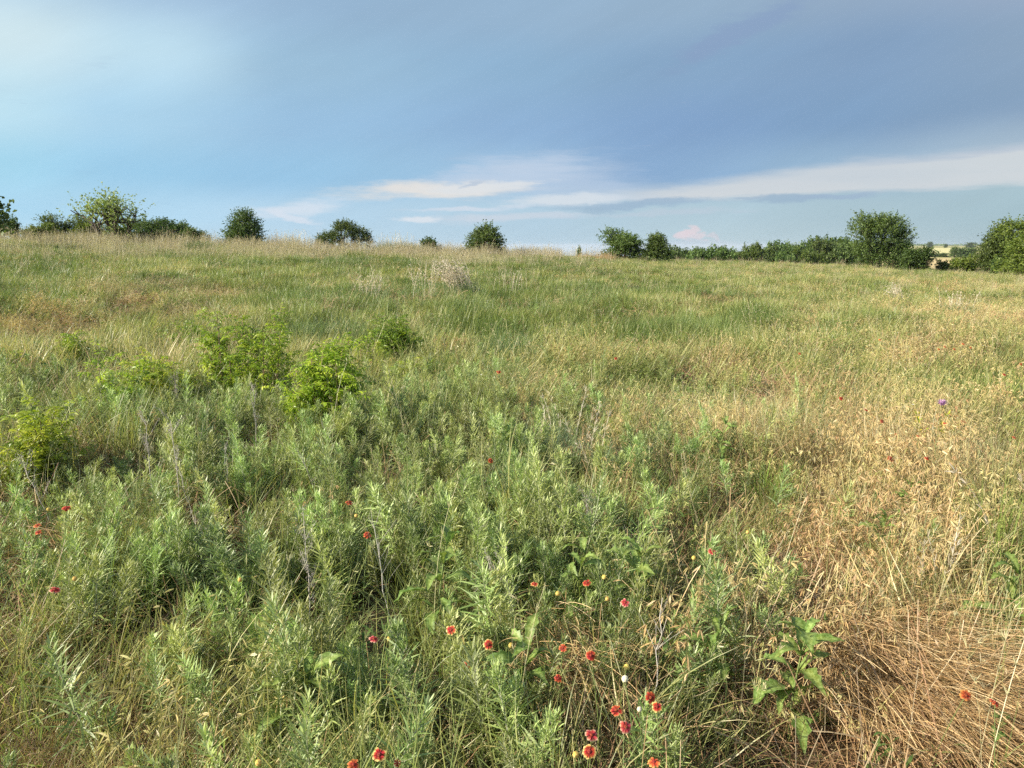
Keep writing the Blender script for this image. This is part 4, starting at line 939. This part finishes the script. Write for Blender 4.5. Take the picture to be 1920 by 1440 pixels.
FARL = {(1500, 663): 'small red flower in pale grass, leftmost of the far ones at right', (1577, 747): 'small red flower left of the golden grass mound in yellow grass', (1650, 637): 'tiny orange flower in pale grass above the golden mound', (1772, 650): 'orange flower in the far reddish patch, below its neighbours', (1806, 645): 'tiny orange flower at the right of the far reddish patch', (1790, 655): 'lowest orange flower of the far reddish patch', (1915, 683): 'small red flower touching the right picture edge, in the far grass', (1883, 702): 'small dark red flower near the right edge in brown far grass', (1820, 652): 'rightmost orange flower of the far reddish patch', (1760, 655): 'leftmost orange flower of the far reddish patch', (1155, 672): 'lone small red flower below the green grass mound', (935, 697): 'small red flower at the foot of the dark blue green clump', (1670, 860): 'small red flower low in the golden grass mound'}
for px, py in [(1500, 663), (1577, 747), (1650, 637), (1772, 650), (1806, 645), (1790, 655), (1915, 683), (1883, 702), (1820, 652), (1760, 655), (1155, 672), (935, 697), (1670, 860)]:
    flower(px, py, FARL[(px, py)], 'petal_orange' if py < 660 else 'petal_red', (0.7, 0.2), 9, 2.0, group='small distant blanket flowers')
BL = [(140, 1085, 'tan seed ball right of the salmon flower at far left'), (730, 1198, 'yellow seed ball beside the edge on red flower, left of centre'), (958, 1210, 'orange seed ball right of the deep red flower'),
      (940, 1267, 'golden seed ball below the deep red flower'), (1046, 1113, 'yellow seed ball over broad leaves, left of its twin'), (1139, 1123, 'yellow seed ball beside the flat pinkish flower'),
      (1301, 1046, 'yellow seed ball at the left of the border flower'), (1133, 1082, 'greenish yellow seed ball among sagewort tops'), (1402, 998, 'small tan seed ball on the golden grass side'),
      (1080, 1415, 'tan seed ball left of the lowest ringed flower'), (1175, 1250, 'orange seed ball above the white bud'), (668, 967, 'orange yellow seed ball under the rusty flower'),
      (91, 955, 'golden seed ball beside the rust red flower at left'), (450, 1087, 'small golden seed ball left of the grey dead stalk'), (485, 1430, 'small orange seed ball near the bottom edge, left')]
for px, py, lb_ in BL: ball(px, py, lb_)
ball(1172, 1273, 'pale cream bud on an upright stem at bottom centre', True, 1.1); ball(1199, 1330, 'small pale cream bud left of the touching red pair', True, 0.8)
def purple():
    x, y, z = head_pos(1766, 760, 0.62); e = empty('thistle_flower', (x, y, z)); tag(e, 'single lilac purple flower on a tall stem at the right', 'flower')
    stem_to(e, 0.62, 0.04, 0.03, 7); mb = MB(); n = 70; a = U(0, 2*PI, n); P = arcs(disc(n, 0.008), a, U(0.1, 1.25, n), U(0, 0.4, n), U(0.03, 0.045, n), 4)
    ribbon(mb, P, np.array([0.6, 1, 1, 0.4])[None]*0.0022, perp(a), U(0, 1, n)); mb.build('florets', M['purple'], e)
purple()
def yellow_weed(px, pyb, h, label, n=7):
    x, y = at(px, pyb); z = float(terrain(x, y)); e = empty('yellow_flowered_weed', (x, y, z)); tag(e, label, 'plant')
    st, lf, fl = MB(), MB(), MB(); az = U(0, 2*PI, n); P = arcs(disc(n, 0.05), az, U(0.05, 0.35, n), U(-0.1, 0.3, n), h*U(0.7, 1.05, n), 8); tube(st, P, 0.0017, U(0, 1, n), 4)
    q = 26; j = rng.integers(1, 8, (n, q)); pos = np.take_along_axis(P, j[..., None], 1).reshape(-1, 3); a = U(0, 2*PI, n*q)
    Q = arcs(pos, a, U(0.4, 1.2, n*q), U(0, 0.8, n*q), U(0.03, 0.065, n*q), 4); ribbon(lf, Q, np.array([0.3, 1, 0.8, 0.06])[None]*0.006, perp(a), U(0.5, 1, n*q))
    t = P[:, -1]; k_ = 10; c = np.repeat(t, k_, 0)+rng.normal(0, 0.018, (n*k_, 3)); a = U(0, 2*PI, n*k_)
    Q = arcs(c, a, U(0.5, 1.5, n*k_), U(0, 0.5, n*k_), U(0.012, 0.022, n*k_), 3); ribbon(fl, Q, 0.004, perp(a), U(0, 1, n*k_))
    st.build('stems', M['stem'], e); lf.build('foliage', M['shrub'], e); tag(fl.build('flowers', M['yellow'], e), kind='stuff')
yellow_weed(1748, 880, 0.40, 'bright yellow green weed with yellow tips on the golden grass mound')

# ------------------------------------------------------------------ broad leaved weeds, each leaf a part
def leaf_mesh(seed, ln=0.15):
    rg = np.random.default_rng(seed); k = 11; t = np.linspace(0, 1, k)
    lob = np.array([0.10, 0.16, 0.55, 0.42, 0.80, 0.55, 0.95, 0.62, 0.55, 0.30, 0.02])*rg.uniform(0.85, 1.15, k); lob2 = np.array([0.10, 0.18, 0.45, 0.62, 0.52, 0.92, 0.60, 0.78, 0.42, 0.26, 0.02])*rg.uniform(0.85, 1.15, k)
    mb = MB(); V, T = [], []
    for i in range(k):
        x = t[i]*ln; z = ln*(0.30*math.sin(t[i]*PI*0.75)-0.22*t[i]**2)+rg.normal(0, 0.003)
        for s, w in ((-1, lob[i]), (-0.5, lob[i]), (0, 0), (0.5, lob2[i]), (1, lob2[i])):
            V.append((x+(0.05*ln*abs(s) if w > 0.6 else 0), s*w*ln*0.20, z+abs(s)*w*ln*0.07+rg.normal(0, 0.0012))); T.append(t[i])
    F = [(i*5+j, i*5+j+1, (i+1)*5+j+1, (i+1)*5+j) for i in range(k-1) for j in range(4)]
    mb.add(V, F, np.tile([0.45, 0.85, 0.85, 0.45], k-1), T); return mb.mesh('leaf', M['broad'])
LEAF = [leaf_mesh(i) for i in range(5)]
def broadleaf(px, pyb, hh, nl, ln, label, seed):
    rg = np.random.default_rng(seed); x, y = at(px, pyb); z = float(terrain(x, y)); hh += 0.07; ln *= 1.2; nl = int(nl*1.7); e = empty('broadleaf_weed', (x, y, z)); tag(e, label, 'plant', 'broad leaved weeds in the foreground')
    st = MB(); t = np.linspace(0, 1, 7); P = np.stack([0.04*t**2, 0.02*t, hh*t], 1)[None]; tube(st, P, np.linspace(0.005, 0.002, 7)[None], 0.5, 5); st.build('stem', M['stem'], e)
    for i in range(nl):
        f = 0.25+0.75*(i+0.5)/nl; p = obj('leaf', LEAF[i % 5], e); q = P[0, min(6, int(f*6.99))]
        p.location = tuple(q); p.rotation_euler = (rg.normal(0, 0.3), -0.75*f+0.3+rg.normal(0, 0.2), i*2.4+rg.normal(0, 0.3)); s = ln/0.15*rg.uniform(0.75, 1.15)*(1.1-0.5*f); p.scale = (s, s*rg.uniform(0.85, 1.1), s)
broadleaf(1478, 1395, 0.30, 11, 0.17, 'leafy green weed with lobed leaves left of the combed dry grass', 1)
broadleaf(820, 1215, 0.34, 9, 0.16, 'broad leaved weed behind the cream tipped flower', 2)
broadleaf(968, 1400, 0.26, 10, 0.16, 'dark green lobed weed left of the lowest red flowers', 3)
broadleaf(1180, 1215, 0.30, 9, 0.16, 'broad leaved weed under the flat pinkish flower', 4)
broadleaf(1075, 1195, 0.28, 8, 0.14, 'broad leaved weed under the two yellow seed balls', 5)
broadleaf(560, 1440, 0.22, 9, 0.17, 'low broad leaved weed in the shade at the bottom left', 6)
broadleaf(1640, 1085, 0.22, 9, 0.13, 'small green weed in the brown grass right of the sagewort', 7)
broadleaf(1690, 1020, 0.24, 9, 0.13, 'green weed at the foot of the golden grass mound', 8)
broadleaf(1880, 1240, 0.30, 9, 0.16, 'broad leaved weed at the right picture edge', 9)
broadleaf(1330, 1330, 0.24, 6, 0.13, 'small broad leaved weed beside the lone sagewort shoot', 10)
broadleaf(1345, 900, 0.30, 12, 0.12, 'fresh green weed by the combed green grass in the middle', 11)
broadleaf(940, 900, 0.25, 8, 0.12, 'broad leaved weed half hidden behind the sagewort', 12)

# ------------------------------------------------------------------ dead grey stalks
def stalk(px, pyb, pyt, label, seed, lean=0.0, fluffy=True, fork=2):
    global rng
    keep = rng; rng = np.random.default_rng(seed)
    x, y = at(px, pyb); z = float(terrain(x, y)); d = math.hypot(y, CAM_Z-z); h = (pyb-pyt)/FPX*d/0.92
    e = empty('dead_stalk', (x, y, z-0.01)); tag(e, label, 'dead stalk', 'dead grey stalks in the meadow'); st = MB()
    az = np.array([PI if lean < 0 else 0.0])+rng.normal(0, 0.5); P = arcs(np.zeros((1, 3)), az, np.array([abs(lean)]), rng.normal(0, 0.12, 1), np.array([h]), 9)
    P[:, 1:-1] += rng.normal(0, 0.004, (1, 7, 3)); tube(st, P, np.linspace(0.0032, 0.0012, 9)[None], U(0.3, 1, 1), 5)
    n = fork*6; j = rng.integers(4, 9, n); a = U(0, 2*PI, n); B = arcs(P[0, j], a, U(0.15, 0.7, n), U(-0.3, 0.3, n), U(0.05, 0.14, n), 5); tube(st, B, np.linspace(0.0010, 0.0005, 5)[None], U(0, 1, n), 3)
    st.build('stem', M['grey_wood'], e)
    if fluffy:
        fl = MB(); q = 34; pos = B[:, rng.integers(1, 5, q)].reshape(-1, 3); k_ = len(pos); a = U(0, 2*PI, k_); pos = pos+rng.normal(0, 0.006, pos.shape)
        Q = arcs(pos, a, U(0, 2.4, k_), U(-0.5, 0.5, k_), U(0.005, 0.014, k_), 3); ribbon(fl, Q, 0.0009, perp(a, U(-1, 1, k_)), U(0, 1, k_)); fl.build('dry_flowers', M['fluff'], e)
    rng = keep
ST = [(583, 1245, 1030, 'tall dead stalk with a fuzzy grey head in the sagewort', 0.05, True), (738, 1215, 1010, 'leaning forked dead stalk right of the fuzzy headed one', -0.15, False), (345, 985, 800, 'pale bare stalk, taller of the close pair at left', -0.05, True),
      (352, 985, 865, 'short pale stalk, right of the close pair at left', 0.03, False), (430, 960, 840, 'thin pale stalk right of the close pair', -0.02, False), (300, 1000, 810, 'faint grey stalk left of the close pair', -0.1, True),
      (385, 1135, 990, 'dark grey dead stalk with twiggy top at lower left', -0.05, True), (100, 1000, 880, 'crooked grey stalk below the leftmost shrub', -0.25, True), (590, 820, 690, 'pale stalk left of the tall yellow shrub', -0.05, False),
      (600, 960, 870, 'bent pale stalk below the tall yellow shrub', -0.2, False), (660, 890, 785, 'slanting bare twig at the foot of the tall yellow shrub', -0.5, False), (480, 850, 740, 'thin grey stalk in front of the broad shrub', 0.05, True),
      (537, 760, 690, 'grey fuzzy dead stalk between the broad and the tall shrub', 0.0, True), (335, 800, 720, 'grey fuzzy dead stalk below the loose shrub', 0.0, True), (1222, 1370, 1140, 'single upright dry stalk above the touching red pair', 0.06, False),
      (1098, 1060, 955, 'dead stalk with curled grey leaves among sagewort tops', 0.1, True), (1175, 1120, 1030, 'white withered twig right of the greenish seed ball', 0.1, True), (890, 1180, 1050, 'dead twig right of the forked stalk', 0.35, True)]
for i, (px, pb, pt, lb_, ln, ff) in enumerate(ST): stalk(px, pb, pt, lb_, 500+i, ln, ff)

# ------------------------------------------------------------------ plume grass clumps, mounds, combed dry grass
def clump(name, label, px, pyb, h, rad, nb, tint, wd=0.0022, plume=0, lean=None, seed=1, cat='grass clump', bend=(0.2, 1.2), r=None):
    global rng
    keep = rng; rng = np.random.default_rng(seed)
    x, y = at(px, pyb) if r is None else polar(px, r); z = float(terrain(x, y)); e = empty(name, (x, y, z-0.02)); tag(e, label, cat)
    mb = MB(); az = U(0, 2*PI, nb); b = disc(nb, rad)
    P = arcs(b, az, U(0.0, 0.5, nb), U(bend[0], bend[1], nb), h*U(0.55, 1.05, nb), 6, 1.5)
    t = np.linspace(0, 1, 6); ribbon(mb, P, wd*U(0.6, 1.3, nb)[:, None]*np.clip(1-t**2, 0.06, 1)[None], perp(az, U(-0.5, 0.5, nb)), U(0, 1, nb))
    key = 'clump_'+'_'.join('%02d' % int(v*100) for v in tint)
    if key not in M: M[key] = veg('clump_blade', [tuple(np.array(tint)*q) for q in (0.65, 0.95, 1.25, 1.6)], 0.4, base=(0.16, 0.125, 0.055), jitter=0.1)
    mb.build('blades', M[key], e)
    if plume:
        pl = MB(); az = (U(0, 2*PI, plume) if lean is None else lean+rng.normal(0, 0.45, plume)); b = disc(plume, rad*0.7)
        P = arcs(b, az, U(0.0, 0.35, plume), U(0.5, 1.5, plume) if lean is not None else U(0.0, 0.7, plume), h*U(0.9, 1.55, plume), 10, 2.0); ribbon(pl, P, wd*0.5, perp(az), U(0, 1, plume))
        q = 26; j = rng.integers(5, 10, (plume, q)); pos = np.take_along_axis(P, j[..., None], 1).reshape(-1, 3); D = np.take_along_axis(np.gradient(P, axis=1), j[..., None], 1).reshape(-1, 3)
        d = unit(unit(D)+rng.normal(0, 0.28, D.shape)); k_ = len(d); spikelets(pl, pos, d, U(0.02, 0.07, k_), wd*0.8, U(0.3, 1, k_)); pl.build('plumes', M['plume'], e)
    rng = keep
M['plume'] = veg('plume', [(0.52, 0.44, 0.34), (0.68, 0.60, 0.49), (0.80, 0.74, 0.64)], 0.3, jitter=0.1)
clump('plume_grass', 'dry plume grass with pale plumes arching to the right, in the middle distance', 868, 566, 0.75, 0.45, 300, (0.15, 0.2, 0.1), 0.0075, 150, PI*0.97, 601)
clump('plume_grass', 'loose dry plume grass left of the arching plumes', 690, 572, 0.6, 0.5, 200, (0.15, 0.2, 0.08), 0.005, 26, None, 602)
clump('plume_grass', 'upright tan stalks between the two plume clumps', 795, 570, 0.7, 0.45, 90, (0.14, 0.2, 0.06), 0.004, 26, None, 603)
clump('plume_grass', 'thin dry stalks right of the arching plumes', 960, 560, 0.65, 0.8, 140, (0.14, 0.2, 0.06), 0.004, 22, None, 604)
clump('plume_grass', 'pale grey dry clump on the right of the meadow', 1790, 600, 0.5, 0.5, 300, (0.22, 0.25, 0.13), 0.005, 16, None, 605)
clump('plume_grass', 'dark twiggy dry tuft leaning left on the right side of the meadow', 1690, 583, 0.5, 0.12, 60, (0.2, 0.18, 0.12), 0.004, 30, PI*0.9, 606)
for i, (px, py, h, rad, nb, lb_) in enumerate([(1230, 648, 0.62, 0.55, 900, 'dense green grass mound with a dark shaded foot in the middle'), (1320, 640, 0.55, 0.5, 700, 'green grass mound just right of the middle mound'),
        (1420, 612, 0.5, 0.6, 600, 'bright green grass mound right of centre, further back'), (955, 700, 0.60, 0.33, 800, 'dark blue green grass clump left of the golden grass'), (610, 650, 0.55, 0.6, 1000, 'blue green grass mound behind the shrubs'),
        (540, 585, 0.55, 0.6, 600, 'green grass mound in the left middle distance'), (870, 605, 0.5, 0.4, 500, 'green grass clump below the arching plumes'), (690, 660, 0.5, 0.4, 600, 'shaded green grass clump behind the tall yellow shrub')]):
    clump('grass_mound', lb_, px, py, h, rad, nb, (0.15, 0.21, 0.065) if i not in (3, 4) else (0.13, 0.19, 0.085), 0.0032, 0, None, 620+i)
clump('grass_clump', 'blue green grass clump with long arching blades in the centre', 1040, 880, 0.42, 0.25, 480, (0.15, 0.21, 0.12), 0.0019, 6, None, 640)
clump('grass_clump', 'blue green grass clump at the right rim of the sagewort', 1130, 905, 0.38, 0.2, 320, (0.16, 0.21, 0.12), 0.0019, 4, None, 641)
clump('grass_clump', 'green grass tuft with wide blades beside the golden mound', 1445, 960, 0.40, 0.10, 120, (0.16, 0.24, 0.04), 0.0026, 0, None, 642)
clump('grass_clump', 'tall green grass at the right picture edge', 1905, 1110, 0.62, 0.22, 240, (0.17, 0.22, 0.05), 0.0028, 5, None, 643, bend=(0.0, 0.5))
clump('grass_clump', 'green grass tuft in the dry grass above the combed patch', 1730, 1170, 0.34, 0.2, 260, (0.22, 0.24, 0.08), 0.0020, 4, None, 644)
clump('grass_clump', 'tall weedy grass clump on the ridge between two dark bushes', 742, 474, 1.15, 1.7, 900, (0.15, 0.19, 0.08), 0.012, 60, None, 645, r=57.5)
clump('grass_clump', 'reddish brown grass clump left of the wide round bush', 1115, 484, 0.8, 1.5, 700, (0.36, 0.24, 0.12), 0.010, 0, None, 646, r=56)
clump('grass_clump', 'dark green round grass clump on the left ridge', 375, 484, 0.9, 0.8, 700, (0.11, 0.17, 0.06), 0.010, 0, None, 647, r=48)
clump('grass_clump', 'tall dry grass on the ridge left of the two humped bush', 555, 466, 1.1, 1.8, 300, (0.3, 0.27, 0.16), 0.009, 90, None, 648, r=57)
def combed(name, label, px, py, wx, wy, n, ln, head, mat, seed, lift=0.12, spread=0.16, src=None):
    """long dead stalks lying over in one direction"""
    global rng
    keep = rng; rng = np.random.default_rng(seed)
    x0, y0 = at(px, py); b = np.stack([x0+rng.normal(0, wx, n), y0+rng.normal(0, wy, n)], 1); z = terrain(b[:, 0], b[:, 1])
    az = head+0.5*(fbm(b[:, 0]*2, b[:, 1]*2, 5)-0.5)+rng.normal(0, spread, n)
    if src is not None:
        sx, sy = at(*src); az = np.arctan2(b[:, 1]-sy, b[:, 0]-sx)+0.4*(fbm(b[:, 0]*2.5, b[:, 1]*2.5, 5)-0.5)+rng.normal(0, spread, n)
    P = arcs(np.concatenate([b, (z+U(0, lift, n))[:, None]], 1), az, U(0.5, 1.2, n), U(0.4, 1.3, n), U(ln*0.4, ln*1.25, n), 8, 0.8)
    gz = terrain(P[..., 0], P[..., 1])+0.012+U(0, lift, n)[:, None]*0.9; P[..., 2] = np.maximum(P[..., 2], gz)
    mb = MB(); ribbon(mb, P, np.linspace(0.0009, 0.0005, 8)[None]*U(0.5, 1.7, n)[:, None], perp(az, U(-1, 1, n)), U(0, 1, n)); tag(mb.build(name, M[mat]), label, kind='stuff')
    rng = keep
M['combed'] = veg('combed_straw', [(0.22, 0.13, 0.06), (0.40, 0.25, 0.11), (0.54, 0.37, 0.18), (0.66, 0.52, 0.31)], 0.15, rough=0.6, jitter=0)
combed('lodged_grass', 'brown dry grass combed flat towards the lower right corner', 1700, 1305, 0.19, 0.24, 6500, 0.44, -1.05, 'combed', 701, 0.14, 0.24, (1400, 1040))
combed('lodged_grass', 'loose broken straw bits over the combed grass at the lower right', 1690, 1310, 0.26, 0.22, 900, 0.16, -0.6, 'combed', 706, 0.16, 1.2)
combed('lodged_grass', 'drooping brown grass among the lowest red flowers', 1050, 1290, 0.10, 0.12, 550, 0.34, -1.5, 'combed', 702, 0.2, 0.5)
combed('lodged_grass', 'brown drooping grass on the right above the combed patch', 1650, 1060, 0.30, 0.16, 700, 0.45, -0.9, 'combed', 703, 0.16, 0.6)
combed('lodged_grass', 'brown matted grass at the lower left edge', 40, 1090, 0.12, 0.30, 700, 0.40, -1.2, 'combed', 704, 0.14, 0.6)
combed('lodged_grass', 'tan matted grass at the foot of the pale stalks', 335, 970, 0.14, 0.2, 500, 0.38, -1.4, 'combed', 705, 0.14, 0.6)
def white_specks():
    mb = MB(); n = 260
    X, Y = wedge(6, 30, 1.0, 36); i = rng.permutation(len(X))[:n]; X, Y = X[i], Y[i]; b = np.stack([X, Y, terrain(X, Y)+U(0.3, 0.5, len(X))], 1)
    c = np.repeat(b, 5, 0); k_ = len(c); a = np.tile(np.arange(5)*2*PI/5, len(b)); P = arcs(c, a, U(1.0, 1.5, k_), U(-0.2, 0.3, k_), np.full(k_, 0.011), 3); ribbon(mb, P, 0.004, perp(a), U(0, 1, k_))
    tag(mb.build('white_wildflowers', M['white']), 'scattered tiny white wildflowers in the grass', kind='stuff')
white_specks()

# ------------------------------------------------------------------ haze
def haze():
    m = bpy.data.materials.new('haze_air'); m.use_nodes = True; nt = m.node_tree; nt.nodes.clear()
    v = nt.nodes.new('ShaderNodeVolumePrincipled'); v.inputs['Color'].default_value = (0.80, 0.88, 1.0, 1); v.inputs['Density'].default_value = 0.00008; v.inputs['Anisotropy'].default_value = 0.2
    o = nt.nodes.new('ShaderNodeOutputMaterial'); nt.links.new(v.outputs[0], o.inputs['Volume'])
    V = np.array([(a, b, c) for a in (-12500, 12500) for b in (-12500, 12500) for c in (-175, 13)], float)
    mb = MB(); mb.add(V, [(0, 1, 3, 2), (4, 6, 7, 5), (0, 4, 5, 1), (2, 3, 7, 6), (0, 2, 6, 4), (1, 5, 7, 3)], 0.4, np.zeros(8))
    tag(mb.build('haze', m, None, False), 'thin blue summer haze over the far land', kind='stuff')
haze()
